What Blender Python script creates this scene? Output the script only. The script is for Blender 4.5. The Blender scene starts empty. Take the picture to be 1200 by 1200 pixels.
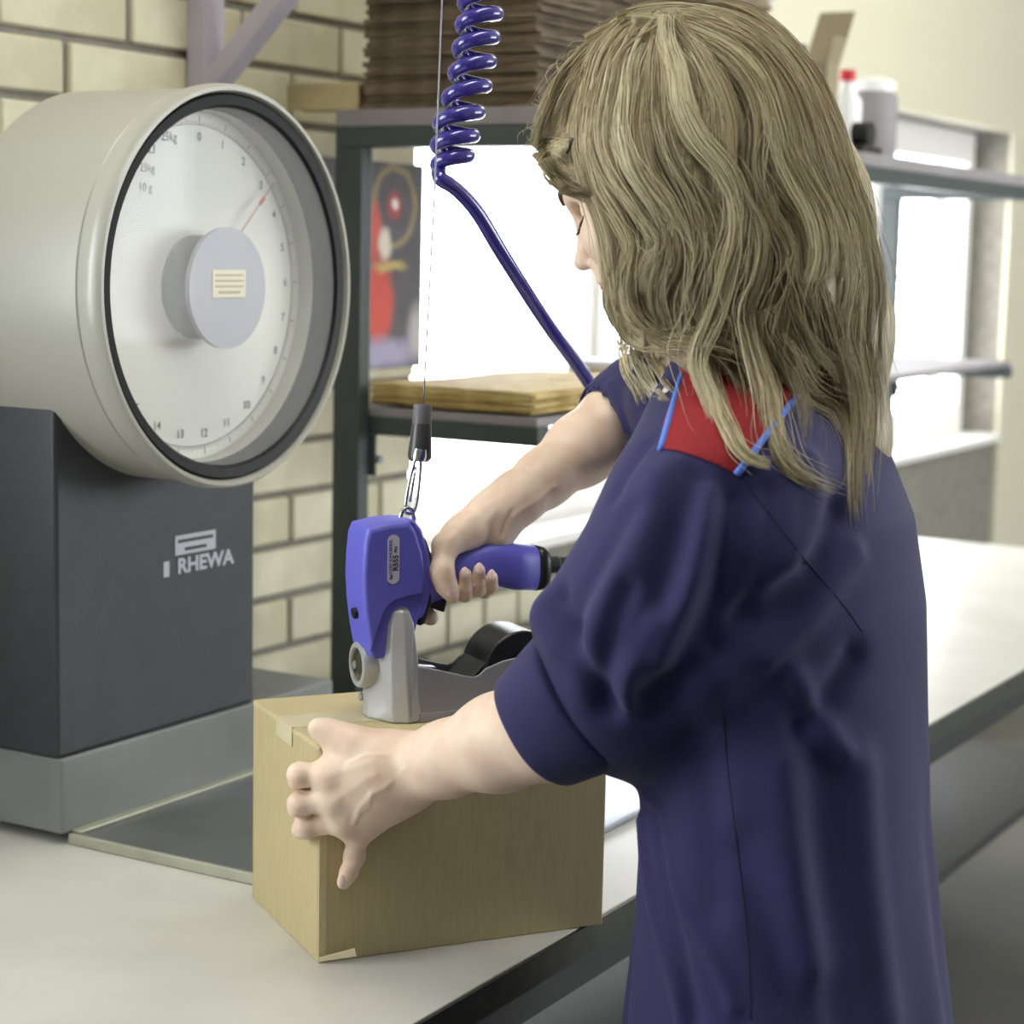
import bpy, bmesh, math, random
import numpy as np
from mathutils import Vector, Matrix
from mathutils.bvhtree import BVHTree

sc = bpy.context.scene
COL = sc.collection
random.seed(7)
RNG = np.random.default_rng(11)

# ---------------------------------------------------------------- camera
FPX = 2350.0
PITCH, ROLL, TH, BOXA = [math.radians(a) for a in (7.42, 1.25, 30.3, 24.8)]
CAM = np.array([0.0, 0.0, 1.40])
_f = np.array([0, math.cos(PITCH), -math.sin(PITCH)])
_u = np.array([0, math.sin(PITCH), math.cos(PITCH)])
_r = np.array([1.0, 0, 0])
RT = math.cos(ROLL) * _r + math.sin(ROLL) * _u
UP = -math.sin(ROLL) * _r + math.cos(ROLL) * _u
FW = _f
cam = bpy.data.cameras.new('camera')
cam.sensor_width = 36.0
cam.lens = 36.0 * FPX / 1200.0
cam.clip_start = 0.05
cam.clip_end = 200
camo = bpy.data.objects.new('camera', cam)
COL.objects.link(camo)
camo.matrix_world = Matrix(((RT[0], UP[0], -FW[0], CAM[0]), (RT[1], UP[1], -FW[1], CAM[1]),
                            (RT[2], UP[2], -FW[2], CAM[2]), (0, 0, 0, 1)))
cam.dof.use_dof = True
cam.dof.focus_distance = 1.88
cam.dof.aperture_fstop = 5.6
sc.camera = camo

# directions of the place: AU runs along the table and the brick wall, AN points from the wall into the room
AU = np.array([math.sin(TH), math.cos(TH), 0.0])
AN = np.array([math.cos(TH), -math.sin(TH), 0.0])
AZ = np.array([0, 0, 1.0])
BA = np.array([math.cos(BOXA), math.sin(BOXA), 0.0])      # long side of the carton
BT = np.array([math.sin(BOXA), -math.cos(BOXA), 0.0])     # out of its long face

def W(u, v, z):
    return AU * u + AN * v + AZ * z

def ray(x, y):
    return FW + RT * (x - 600) / FPX - UP * (y - 600) / FPX

def dep(x, y, d):
    return CAM + ray(x, y) * d

def onplane(x, y, p0, n):
    d = ray(x, y)
    return CAM + d * (np.dot(np.asarray(p0) - CAM, n) / np.dot(d, n))

# ---------------------------------------------------------------- light
world = bpy.data.worlds.new('sky')
sc.world = world
world.use_nodes = True
bgn = world.node_tree.nodes['Background']
bgn.inputs[0].default_value = (0.93, 0.965, 1.0, 1)
bgn.inputs[1].default_value = 9.0

def area(name, loc, direction, sx, sy, power, color=(1, 1, 1), portal=False):
    l = bpy.data.lights.new(name, 'AREA')
    l.shape = 'RECTANGLE'
    l.size, l.size_y = sx, sy
    l.energy = power
    l.color = color
    o = bpy.data.objects.new(name, l)
    COL.objects.link(o)
    o.location = loc
    zq = -Vector(direction).normalized()
    xq = Vector(AU)
    yq = zq.cross(xq).normalized()
    xq = yq.cross(zq)
    o.rotation_euler = Matrix((xq, yq, zq)).transposed().to_euler()
    if portal:
        l.cycles.is_portal = True
    return o

WALLV = -1.90
WIN1 = (2.895, 6.30, 0.85, 1.80)     # u0 u1 z0 z1: the window in the picture
WIN2 = (-0.8, 1.0, 1.0, 2.1)     # its neighbour in the same wall, left of the picture
for k, (a, b, c, d) in enumerate((WIN1, WIN2)):
    area(('window_daylight', 'window_left_offscreen')[k], W((a + b) / 2, WALLV - 0.20, (c + d) / 2), AN, b - a, d - c, 1, portal=True)
FRONTV = 2.60
WIN3 = (2.8, 6.8, 0.9, 2.5)         # windows of the opposite wall, behind the person and out of the picture
area('window_front_offscreen', W((WIN3[0] + WIN3[1]) / 2, FRONTV + 0.12, (WIN3[2] + WIN3[3]) / 2), -AN, WIN3[1] - WIN3[0], WIN3[3] - WIN3[2], 1, portal=True)
LAMPS = [(1.35, -0.85), (4.4, -0.85)]
for k, (u, v) in enumerate(LAMPS):
    area('ceiling_lamp_light_offscreen', W(u, v, 2.80), (0, 0, -1), 1.5, 0.3, 10, (1.0, 0.96, 0.86))

vs = sc.view_settings
vs.view_transform = 'Standard'
vs.look = 'None'
vs.gamma = 1.0
vs.use_curve_mapping = False
vs.exposure = 0.5

# ---------------------------------------------------------------- materials
def lin(c):
    c = c / 255.0
    return c / 12.92 if c <= 0.04045 else ((c + 0.055) / 1.055) ** 2.4

def rgb(r, g, b):
    return (lin(r), lin(g), lin(b), 1)

def mat(name, col, rough=0.5, metal=0.0, var=0.0, vscale=8.0, bump=0.0, bscale=60.0, col2=None,
        spec=0.5, stretch=(1, 1, 1), sss=0.0, coat=0.0, rnd=0.0, trans=0.0, alpha=1.0, emit=None, sheen=0.0):
    m = bpy.data.materials.new(name)
    m.use_nodes = True
    nt = m.node_tree
    b = nt.nodes['Principled BSDF']
    b.inputs['Base Color'].default_value = col
    b.inputs['Roughness'].default_value = rough
    b.inputs['Metallic'].default_value = metal
    b.inputs['Specular IOR Level'].default_value = spec
    b.inputs['Coat Weight'].default_value = coat
    b.inputs['Transmission Weight'].default_value = trans
    b.inputs['Alpha'].default_value = alpha
    b.inputs['Sheen Weight'].default_value = sheen
    if sss:
        b.inputs['Subsurface Weight'].default_value = sss
        b.inputs['Subsurface Radius'].default_value = (0.010, 0.0035, 0.002)
        b.inputs['Subsurface Scale'].default_value = 1.0
    if emit:
        b.inputs['Emission Color'].default_value = emit[0]
        b.inputs['Emission Strength'].default_value = emit[1]
    L = nt.links
    tc = nt.nodes.new('ShaderNodeTexCoord')
    mp = nt.nodes.new('ShaderNodeMapping')
    mp.inputs['Scale'].default_value = stretch
    L.new(tc.outputs['Object'], mp.inputs['Vector'])
    if var > 0 or rnd > 0:
        c2 = col2 or tuple(min(1, x * (1 - var)) for x in col[:3]) + (1,)
        mx = nt.nodes.new('ShaderNodeMix')
        mx.data_type = 'RGBA'
        mx.inputs[6].default_value = col
        mx.inputs[7].default_value = c2
        nz = nt.nodes.new('ShaderNodeTexNoise')
        nz.inputs['Scale'].default_value = vscale
        nz.inputs['Detail'].default_value = 5
        L.new(mp.outputs[0], nz.inputs['Vector'])
        rp = nt.nodes.new('ShaderNodeMapRange')
        rp.inputs[1].default_value = 0.35
        rp.inputs[2].default_value = 0.7
        L.new(nz.outputs['Fac'], rp.inputs[0])
        out = rp.outputs[0]
        if rnd > 0:
            oi = nt.nodes.new('ShaderNodeObjectInfo')
            ad = nt.nodes.new('ShaderNodeMath')
            ad.operation = 'MULTIPLY_ADD'
            ad.use_clamp = True
            L.new(oi.outputs['Random'], ad.inputs[0])
            ad.inputs[1].default_value = rnd
            L.new(out, ad.inputs[2])
            out = ad.outputs[0]
        L.new(out, mx.inputs[0])
        L.new(mx.outputs[2], b.inputs['Base Color'])
    if bump > 0:
        nz2 = nt.nodes.new('ShaderNodeTexNoise')
        nz2.inputs['Scale'].default_value = bscale
        nz2.inputs['Detail'].default_value = 4
        L.new(mp.outputs[0], nz2.inputs['Vector'])
        bp = nt.nodes.new('ShaderNodeBump')
        bp.inputs['Strength'].default_value = bump
        bp.inputs['Distance'].default_value = 0.002
        L.new(nz2.outputs['Fac'], bp.inputs['Height'])
        L.new(bp.outputs[0], b.inputs['Normal'])
    return m

M = {}
M['brick'] = mat('brick_paint', rgb(226, 222, 196), 0.6, var=0.18, vscale=7, bump=0.5, bscale=90, rnd=0.35, col2=rgb(196, 190, 160))
M['mortar'] = mat('mortar', rgb(138, 134, 124), 0.9, var=0.25, vscale=30, bump=0.3, bscale=150)
M['roomwall'] = mat('room_wall_paint', rgb(150, 148, 140), 0.85)
M['plaster'] = mat('plaster', rgb(206, 201, 178), 0.8, bump=0.2, bscale=40)
M['ceil'] = mat('ceiling_paint', rgb(225, 225, 220), 0.9)
M['floor'] = mat('floor_concrete', rgb(105, 103, 98), 0.5, var=0.3, vscale=3, bump=0.2)
M['winframe'] = mat('window_paint', rgb(242, 240, 235), 0.45)
M['glass'] = mat('window_glass', (0.9, 0.95, 0.95, 1), 0.02, alpha=0.05, spec=0.6)
M['tabletop'] = mat('table_laminate', rgb(206, 205, 198), 0.32, var=0.10, vscale=5, col2=rgb(192, 191, 182), bump=0.06, bscale=40)
M['tableedge'] = mat('table_edge', rgb(58, 60, 50), 0.5, var=0.4, vscale=40)
M['tableframe'] = mat('table_frame', rgb(48, 50, 50), 0.45)
M['kraft'] = mat('kraft_board', rgb(190, 176, 134), 0.75, var=0.08, vscale=260, col2=rgb(182, 167, 125), stretch=(1, 1, 0.12), bump=0.12, bscale=260)
M['kraft_in'] = mat('kraft_cut_edge', rgb(206, 192, 152), 0.85, var=0.15, vscale=250)
M['grey_kraft'] = mat('grey_kraft_board', rgb(148, 136, 110), 0.8, var=0.1, vscale=40)
M['tape'] = mat('clear_tape', rgb(222, 212, 176), 0.16, spec=0.7)
M['dark_card'] = mat('brown_card', rgb(122, 107, 86), 0.85, var=0.4, vscale=30, rnd=0.5, col2=rgb(92, 79, 63))
M['card_edge'] = mat('brown_card_light', rgb(150, 132, 108), 0.85, var=0.3, vscale=60, rnd=0.4)
M['paper'] = mat('packing_paper', rgb(225, 205, 150), 0.8, var=0.35, vscale=20, rnd=0.6, col2=rgb(176, 150, 88))
M['white_paper'] = mat('white_paper', rgb(235, 235, 240), 0.7)
M['steel_green'] = mat('shelf_steel', rgb(62, 72, 72), 0.4, spec=0.5, var=0.15, vscale=10)
M['shelf_board'] = mat('shelf_board', rgb(142, 138, 140), 0.6, var=0.15, vscale=12)
M['zinc'] = mat('zinc', rgb(150, 156, 165), 0.35, metal=0.8)
M['rim'] = mat('dial_rim', rgb(172, 172, 162), 0.3, spec=0.6)
M['black'] = mat('black_plastic', rgb(28, 28, 29), 0.4)
M['bezel'] = mat('dial_bezel', rgb(24, 24, 25), 0.5, spec=0.25)
M['dial'] = mat('dial_face', rgb(238, 240, 230), 0.5)
M['dialink'] = mat('dial_ink', rgb(70, 74, 70), 0.6)
M['thinglass'] = mat('dial_glass', (1, 1, 1, 1), 0.02, alpha=0.10, spec=0.6)
M['hubface'] = mat('hub_face', rgb(176, 180, 190), 0.4, var=0.05, vscale=6)
M['hubside'] = mat('hub_side', rgb(58, 60, 60), 0.35)
M['label'] = mat('cream_label', rgb(232, 226, 200), 0.5)
M['labeltext'] = mat('label_print', rgb(190, 180, 150), 0.6)
M['column'] = mat('scale_column', rgb(52, 56, 62), 0.42, var=0.2, vscale=25, bump=0.15, bscale=200)
M['greylabel'] = mat('grey_label', rgb(190, 190, 200), 0.5)
M['platebody'] = mat('scale_base', rgb(126, 130, 128), 0.5, var=0.25, vscale=6, bump=0.1)
M['platform'] = mat('scale_plate', rgb(120, 122, 126), 0.35, metal=0.4, var=0.35, vscale=5, col2=rgb(96, 100, 92), bump=0.1)
M['plateedge'] = mat('scale_plate_edge', rgb(178, 180, 160), 0.4, metal=0.3, var=0.2, vscale=20)
M['lilac'] = mat('bracket_paint', rgb(188, 182, 196), 0.4, var=0.08, vscale=15)
M['toolblue'] = mat('tool_blue', rgb(98, 98, 200), 0.45, bump=0.12, bscale=500)
M['toolgrey'] = mat('tool_grey', rgb(176, 178, 178), 0.34, metal=0.25, bump=0.05, bscale=400)
M['toolgrey2'] = mat('tool_trough', rgb(150, 150, 158), 0.38, metal=0.25)
M['smoke'] = mat('smoked_window', rgb(62, 62, 48), 0.12, spec=0.7)
M['roll'] = mat('staple_roll', rgb(52, 52, 52), 0.34, metal=0.55, bump=0.1, bscale=300)
M['chrome'] = mat('chrome', rgb(215, 218, 225), 0.12, metal=1.0)
M['wire'] = mat('steel_wire', rgb(140, 142, 150), 0.35, metal=0.7)
M['rubber'] = mat('rubber', rgb(58, 58, 60), 0.35)
M['hose'] = mat('hose_blue', rgb(52, 44, 132), 0.16, spec=0.6, coat=0.5)
M['ink_blue'] = mat('ink_blue', rgb(78, 74, 178), 0.5)
M['ink_black'] = mat('ink_black', rgb(24, 24, 26), 0.5)
M['toollabel'] = mat('tool_label', rgb(198, 196, 206), 0.45)
M['orange'] = mat('orange_label', rgb(226, 92, 62), 0.6)
M['red'] = mat('red_plastic', rgb(200, 40, 50), 0.5)
M['white'] = mat('white_plastic', rgb(238, 238, 238), 0.4)
M['lamp'] = mat('lamp_tube', (1, 1, 1, 1), 0.5, emit=((1, 0.96, 0.86, 1), 6.0))

# ---------------------------------------------------------------- builders
def rootloc(p):
    while p.parent:
        p = p.parent
    return np.array(p.location) if p.type == 'EMPTY' else np.zeros(3)

def props(o, label=None, cat=None, group=None, kind=None):
    if label: o['label'] = label
    if cat: o['category'] = cat
    if group: o['group'] = group
    if kind: o['kind'] = kind
    return o

def thing(name, label, cat, loc=(0, 0, 0), group=None, kind=None):
    o = bpy.data.objects.new(name, None)
    o.empty_display_size = 0.05
    COL.objects.link(o)
    o.location = tuple(float(x) for x in loc)
    return props(o, label, cat, group, kind)

def mesh(name, V, F, m=None, parent=None, smooth=False, bevel=0.0, seg=2, angle=30, mats=None, fm=None):
    V = np.asarray(V, float)
    if parent is not None:
        V = V - rootloc(parent)
    me = bpy.data.meshes.new(name)
    if isinstance(F, np.ndarray):
        nf, k = F.shape
        me.vertices.add(len(V)); me.vertices.foreach_set('co', V.astype(np.float32).ravel())
        me.loops.add(nf * k); me.loops.foreach_set('vertex_index', F.astype(np.int32).ravel())
        me.polygons.add(nf)
        me.polygons.foreach_set('loop_start', np.arange(0, nf * k, k, dtype=np.int32))
        me.polygons.foreach_set('loop_total', np.full(nf, k, dtype=np.int32))
        me.update(calc_edges=True)
    else:
        me.from_pydata([tuple(v) for v in V], [], [tuple(int(i) for i in f) for f in F])
    for mm in (mats or [m]):
        me.materials.append(mm)
    if fm is not None:
        me.polygons.foreach_set('material_index', np.asarray(fm, dtype=np.int32))
    if smooth:
        me.polygons.foreach_set('use_smooth', np.ones(len(me.polygons), dtype=bool))
    me.update()
    o = bpy.data.objects.new(name, me)
    COL.objects.link(o)
    if parent is not None:
        o.parent = parent
    if bevel > 0:
        md = o.modifiers.new('bevel', 'BEVEL')
        md.width = bevel; md.segments = seg; md.limit_method = 'ANGLE'; md.angle_limit = math.radians(angle)
        md.harden_normals = False
        if smooth is False and seg > 1:
            me.polygons.foreach_set('use_smooth', np.ones(len(me.polygons), dtype=bool))
            w = o.modifiers.new('wn', 'WEIGHTED_NORMAL'); w.keep_sharp = True
    return o

BOXF = [(0, 1, 3, 2), (4, 6, 7, 5), (0, 4, 5, 1), (2, 3, 7, 6), (0, 2, 6, 4), (1, 5, 7, 3)]

def boxv(o, ax, ay, az):
    """corner o and three edge vectors"""
    o, ax, ay, az = [np.asarray(q, float) for q in (o, ax, ay, az)]
    if np.dot(np.cross(ax, ay), az) < 0:
        o = o + ax; ax = -ax
    return [o + ax * i + ay * j + az * k for i in (0, 1) for j in (0, 1) for k in (0, 1)]

def box(name, o, ax, ay, az, m, parent=None, bevel=0.0, seg=2):
    return mesh(name, boxv(o, ax, ay, az), BOXF, m, parent, bevel=bevel, seg=seg)

def ubox(name, u0, u1, v0, v1, z0, z1, m, parent=None, bevel=0.0, seg=2):
    return box(name, W(u0, v0, z0), AU * (u1 - u0), AN * (v1 - v0), AZ * (z1 - z0), m, parent, bevel, seg)

def boxes(name, lst, m, parent=None, bevel=0.0):
    V, F = [], []
    for b in lst:
        k = len(V)
        V += boxv(*b)
        F += [tuple(k + i for i in f) for f in BOXF]
    return mesh(name, V, F, m, parent, bevel=bevel)

def prism(name, pts, d, m, parent=None, bevel=0.0, seg=2, smooth=False, angle=30):
    """planar polygon of 3D points swept by vector d"""
    P = [np.asarray(p, float) for p in pts]
    n = len(P)
    nn = np.zeros(3)
    for i in range(n):
        nn += np.cross(P[i], P[(i + 1) % n])
    if np.dot(nn, d) < 0:
        P = P[::-1]
    V = P + [p + np.asarray(d) for p in P]
    F = [tuple(range(n - 1, -1, -1)), tuple(range(n, 2 * n))]
    F += [(i, (i + 1) % n, n + (i + 1) % n, n + i) for i in range(n)]
    return mesh(name, V, F, m, parent, bevel=bevel, seg=seg, smooth=smooth, angle=angle)

def spline(P, n=8, closed=False):
    P = np.asarray(P, float)
    m_ = len(P)
    out = []
    rng_ = range(m_ if closed else m_ - 1)
    for i in rng_:
        if closed:
            a, b, c, d = P[(i - 1) % m_], P[i], P[(i + 1) % m_], P[(i + 2) % m_]
        else:
            a, b, c, d = P[max(i - 1, 0)], P[i], P[i + 1], P[min(i + 2, m_ - 1)]
        for k in range(n):
            t = k / n
            out.append(0.5 * ((2 * b) + (c - a) * t + (2 * a - 5 * b + 4 * c - d) * t * t + (3 * b - a - 3 * c + d) * t ** 3))
    if not closed:
        out.append(P[-1])
    return np.array(out)

def tube(name, P, r, m, parent=None, sides=12, closed=False, caps=True):
    P = np.asarray(P, float)
    n = len(P)
    r = np.full(n, r, float) if np.isscalar(r) else np.asarray(r, float)
    T = np.gradient(P, axis=0) if not closed else np.roll(P, -1, 0) - np.roll(P, 1, 0)
    T /= np.linalg.norm(T, axis=1)[:, None] + 1e-12
    a = np.array([0, 0, 1.0]) if abs(T[0][2]) < 0.9 else np.array([1.0, 0, 0])
    N = np.cross(T[0], a); N /= np.linalg.norm(N)
    V = []
    for i in range(n):
        N = N - T[i] * np.dot(N, T[i]); N /= np.linalg.norm(N)
        Bq = np.cross(T[i], N)
        for s in range(sides):
            t = 2 * math.pi * s / sides
            V.append(P[i] + r[i] * (math.cos(t) * N + math.sin(t) * Bq))
    F = []
    for i in range(n if closed else n - 1):
        j = (i + 1) % n
        for s in range(sides):
            s2 = (s + 1) % sides
            F.append((i * sides + s, i * sides + s2, j * sides + s2, j * sides + s))
    if caps and not closed:
        F.append(tuple(range(sides - 1, -1, -1)))
        F.append(tuple(range((n - 1) * sides, n * sides)))
    return mesh(name, V, F, m, parent, smooth=True)

def lathe(name, o, axis, prof, m, parent=None, sides=64, smooth=True, ref=None):
    """prof: list of (radius, height along axis); open ends with r=0 close themselves"""
    o = np.asarray(o, float); axis = np.asarray(axis, float) / np.linalg.norm(axis)
    a = np.array([0, 0, 1.0]) if abs(axis[2]) < 0.9 else np.array([1.0, 0, 0])
    X = np.cross(a, axis); X /= np.linalg.norm(X)
    Y = np.cross(axis, X)
    V, F = [], []
    for r, h in prof:
        for s in range(sides):
            t = 2 * math.pi * s / sides
            V.append(o + axis * h + r * (math.cos(t) * X + math.sin(t) * Y))
    for i in range(len(prof) - 1):
        for s in range(sides):
            s2 = (s + 1) % sides
            F.append((i * sides + s, i * sides + s2, (i + 1) * sides + s2, (i + 1) * sides + s))
    me = mesh(name, V, F, m, parent, smooth=False)
    bm = bmesh.new(); bm.from_mesh(me.data)
    bmesh.ops.remove_doubles(bm, verts=bm.verts, dist=1e-6)
    bmesh.ops.recalc_face_normals(bm, faces=bm.faces)
    bm.to_mesh(me.data); bm.free()
    if smooth:
        me.data.polygons.foreach_set('use_smooth', np.ones(len(me.data.polygons), dtype=bool))
        try:
            me.data.set_sharp_from_angle(angle=math.radians(35))
        except Exception:
            pass
    return me

def text(name, s, o, ax, ay, size, m, parent, align='CENTER', depth=0.0004, sx=1.0, bold=0.0):
    c = bpy.data.curves.new(name, 'FONT')
    c.body = s
    c.size = 1.0
    c.align_x = align
    c.align_y = 'CENTER'
    c.resolution_u = 3
    c.offset = bold
    c.extrude = 0.0
    t = bpy.data.objects.new(name, c)
    COL.objects.link(t)
    dg = bpy.context.evaluated_depsgraph_get()
    me0 = t.evaluated_get(dg).to_mesh()
    vv = np.array([v.co[:] for v in me0.vertices])
    ff = [tuple(p.vertices) for p in me0.polygons]
    bpy.data.objects.remove(t)
    ax = np.asarray(ax, float); ay = np.asarray(ay, float)
    nrm = np.cross(ax, ay)
    V = np.asarray(o) + np.outer(vv[:, 0] * size * sx, ax) + np.outer(vv[:, 1] * size, ay) + nrm * depth
    return mesh(name, V, ff, m, parent)

# ================================================================ the room
def wall_pieces():
    """the brick wall at WALLV as a mortar slab with two openings"""
    th = 0.24
    us = [-2.0, WIN2[0], WIN2[1], WIN1[0], WIN1[1], 7.5]
    L = []
    def add(u0, u1, z0, z1):
        L.append((W(u0, WALLV - th, z0), AU * (u1 - u0), AN * th, AZ * (z1 - z0)))
    add(us[0], us[1], 0, 2.9)
    add(us[1], us[2], 0, WIN2[2]); add(us[1], us[2], WIN2[3], 2.9)
    add(us[2], us[3], 0, 2.9)
    add(us[3], us[4], 0, WIN1[2]); add(us[3], us[4], WIN1[3], 2.9)
    add(us[4], us[5], 0, 2.9)
    return L

wall = boxes('wall_back', wall_pieces(), M['mortar'])
props(wall, kind='structure')
# bricks, each one an object of its own: 240 x 70 mm faces, stretcher bond, headers below the window sill
BR_H, BR_P = 0.070, 0.082
bcache = {}
ROTZ = math.atan2(AU[1], AU[0])
def brick(u0, u1, z, vface=WALLV, h=BR_H):
    L = round(u1 - u0, 3)
    if (L, h) not in bcache:
        ob = mesh('brick', boxv((0, -0.008, 0), (L, 0, 0), (0, 0.02, 0), (0, 0, h)), BOXF, M['brick'], bevel=0.003, seg=1)
        bcache[(L, h)] = ob
        o = ob
    else:
        o = bcache[(L, h)].copy()
        COL.objects.link(o)
    j = random.uniform(-0.0015, 0.0015)
    p = W(u0, vface + j, z)
    o.location = tuple(p)
    o.rotation_euler = (random.uniform(-.004, .004), random.uniform(-.004, .004), ROTZ)
    o.parent = wall

z0 = 0.772 - BR_P * 4
for k in range(24):
    z = z0 + k * BR_P
    if z > 2.35: break
    off = 2.545 if (k % 2 == 0) else 2.671
    u = off - 0.252 * 7
    while u < 3.0:
        a, b = u + 0.006, u + 0.246
        b = min(b, WIN1[0] - 0.002)
        if a < WIN1[0] - 0.03 and b - a > 0.03 and a > 1.02:
            brick(a, b, z)
        u += 0.252
# header courses below the window (and the rowlock sill line)
for k in range(4):
    z = z0 + k * BR_P
    if z + BR_H > WIN1[2] + 0.002: break
    u = WIN1[0] + (0.0 if k % 2 else 0.06)
    while u < 4.4:
        brick(u + 0.005, u + 0.120, z)
        u += 0.125
# smooth painted lintel and wall beyond and above the window
lint = ubox('trim_1', WIN1[0], 7.4, WALLV, WALLV + 0.012, WIN1[3], 2.9, M['plaster']); props(lint, kind='structure')
lint2 = ubox('trim_2', WIN1[1], 7.4, WALLV, WALLV + 0.012, 0.0, WIN1[3], M['plaster']); props(lint2, kind='structure')
lint3 = ubox('trim_3', -1.99, 1.6, WALLV, WALLV + 0.012, WIN2[3], 2.9, M['plaster']); props(lint3, kind='structure')
for nm, b in (('wall_left', (-2.1, -2.0, WALLV - .24, 2.7)), ('wall_right', (7.5, 7.6, WALLV - .24, 2.7))):
    props(ubox(nm, b[0], b[1], b[2], b[3], 0, 2.9, M['roomwall']), kind='structure')
wf = boxes('wall_front', [(W(a, FRONTV, c), AU * (b - a), AN * .24, AZ * (d - c)) for a, b, c, d in ((-2.1, WIN3[0], 0, 2.9), (WIN3[1], 7.6, 0, 2.9), (WIN3[0], WIN3[1], 0, WIN3[2]), (WIN3[0], WIN3[1], WIN3[3], 2.9))], M['roomwall'])
props(wf, kind='structure')
props(ubox('floor', -2.1, 7.6, WALLV - .24, 2.84, -0.1, 0, M['floor']), kind='structure')
props(ubox('ceiling', -2.1, 7.6, WALLV - .24, 2.84, 2.9, 3.0, M['ceil']), kind='structure')

def window(n, w, mull, VC):
    u0, u1, z0, z1 = w
    r = thing('window_%d' % n, None, None, W(u0, VC - .12, z0), kind='structure')
    va, vb = VC - .17, VC - .11
    fw = 0.055
    ubox('window_frame', u0, u1, va, vb, z0, z0 + fw, M['winframe'], r, 0.004)
    ubox('window_frame', u0, u1, va, vb, z1 - fw, z1, M['winframe'], r, 0.004)
    ubox('window_frame', u0, u0 + fw, va, vb, z0 + fw, z1 - fw, M['winframe'], r, 0.004)
    ubox('window_frame', u1 - fw, u1, va, vb, z0 + fw, z1 - fw, M['winframe'], r, 0.004)
    edges = [u0 + fw] + list(mull) + [u1 - fw]
    for m_ in mull:
        ubox('mullion', m_ - .04, m_ + .04, va - .003, vb + .003, z0 + fw, z1 - fw, M['winframe'], r, 0.004)
    for a, b in zip(edges[:-1], edges[1:]):
        a2 = a + (.04 if a in mull else 0); b2 = b - (.04 if b in mull else 0)
        s = 0.045
        ubox('sash', a2 + .002, b2 - .002, va + .01, vb + .012, z0 + fw, z0 + fw + s, M['winframe'], r, 0.003)
        ubox('sash', a2 + .002, b2 - .002, va + .01, vb + .012, z1 - fw - s, z1 - fw, M['winframe'], r, 0.003)
        ubox('sash', a2 + .002, a2 + s, va + .01, vb + .012, z0 + fw + s, z1 - fw - s, M['winframe'], r, 0.003)
        ubox('sash', b2 - s, b2 - .002, va + .01, vb + .012, z0 + fw + s, z1 - fw - s, M['winframe'], r, 0.003)
        ubox('pane', a2 + s - .004, b2 - s + .004, va + .035, va + .039, z0 + fw + s - .004, z1 - fw - s + .004, M['glass'], r)
    ubox('window_sill', u0 - .0, u1 + .0, VC - .11, VC + .02, z0 - .02, z0 + .004, M['winframe'], r, 0.004)
    return r
window(1, WIN1, (3.72, 4.6, 5.45), WALLV)
window(2, WIN2, (.1,), WALLV)
window(3, WIN3, (3.8, 4.8, 5.8), FRONTV + .26)

# ceiling lamps (out of the picture, they light the room)
for k, (u, v) in enumerate(LAMPS):
    r = thing('ceiling_lamp_offscreen', 'long white fluorescent ceiling lamp over the ' + ('packing table' if k == 0 else 'far end of the room'), 'lamp', W(u, v, 2.9), 'fluorescent ceiling lamps')
    ubox('housing', u - .78, u + .78, v - .17, v + .17, 2.84, 2.9, M['white'], r, 0.01)
    for s in (-.08, .08):
        tube('lamp_tube_offscreen', [W(u - .72, v + s, 2.825), W(u + .72, v + s, 2.825)], 0.012, M['lamp'], r, 10)

# ================================================================ packing table
TZ = 0.74
TV0, TV1 = -1.66, -0.894
tab = thing('packing_table', 'long packing table with pale grey laminate top and dark edge', 'table', W(2.0, TV1, 0))
ubox('tabletop', 0.45, 4.6, TV0, TV1 - .004, TZ - .030, TZ, M['tabletop'], tab, 0.002)
ubox('edge_band', 0.45, 4.6, TV1 - .004, TV1, TZ - .031, TZ - .001, M['tableedge'], tab)
ubox('apron', 0.55, 4.5, TV1 - .075, TV1 - .05, TZ - .10, TZ - .031, M['tableframe'], tab)
ubox('apron', 0.55, 4.5, TV0 + .05, TV0 + .075, TZ - .10, TZ - .031, M['tableframe'], tab)
for u in (0.55, 2.45, 4.45):
    for v in (TV0 + .05, TV1 - .10):
        ubox('leg', u, u + .05, v, v + .05, 0, TZ - .10 + .069, M['tableframe'], tab, 0.003)
ubox('lower_shelf', 0.6, 4.45, TV0 + .06, TV1 - .2, .28, .30, M['tableframe'], tab)

# ================================================================ dial scale
su, sv, szc = 1.77, -1.395, 1.352
s = thing('dial_scale', 'big round dial weighing scale with dark column and steel platform', 'scale', W(su, -1.5, TZ))
ubox('scale_base', 1.600, 2.11, -1.655, -1.498, TZ + .012, .838, M['platebody'], s, 0.004)
pl = ubox('platform', 1.615, 2.10, -1.498, -1.245, TZ + .006, TZ + .012, M['platform'], s, 0.001)
ubox('plate_rim', 1.609, 1.615, -1.498, -1.235, TZ + .0005, TZ + .0125, M['plateedge'], s, 0.001)
ubox('plate_rim', 1.615, 2.10, -1.245, -1.235, TZ + .0005, TZ + .014, M['plateedge'], s, 0.002)
ubox('plate_rim', 2.10, 2.106, -1.498, -1.235, TZ + .0005, TZ + .0125, M['plateedge'], s, 0.001)
ubox('plate_rim', 1.615, 2.10, -1.498, -1.485, TZ + .012, TZ + .016, M['plateedge'], s, 0.001)
ubox('column', 1.596, 1.944, -1.65, -1.500, .838, 1.42, M['column'], s, 0.006)
o = W(su, 0, szc)
R = 0.220
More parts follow.
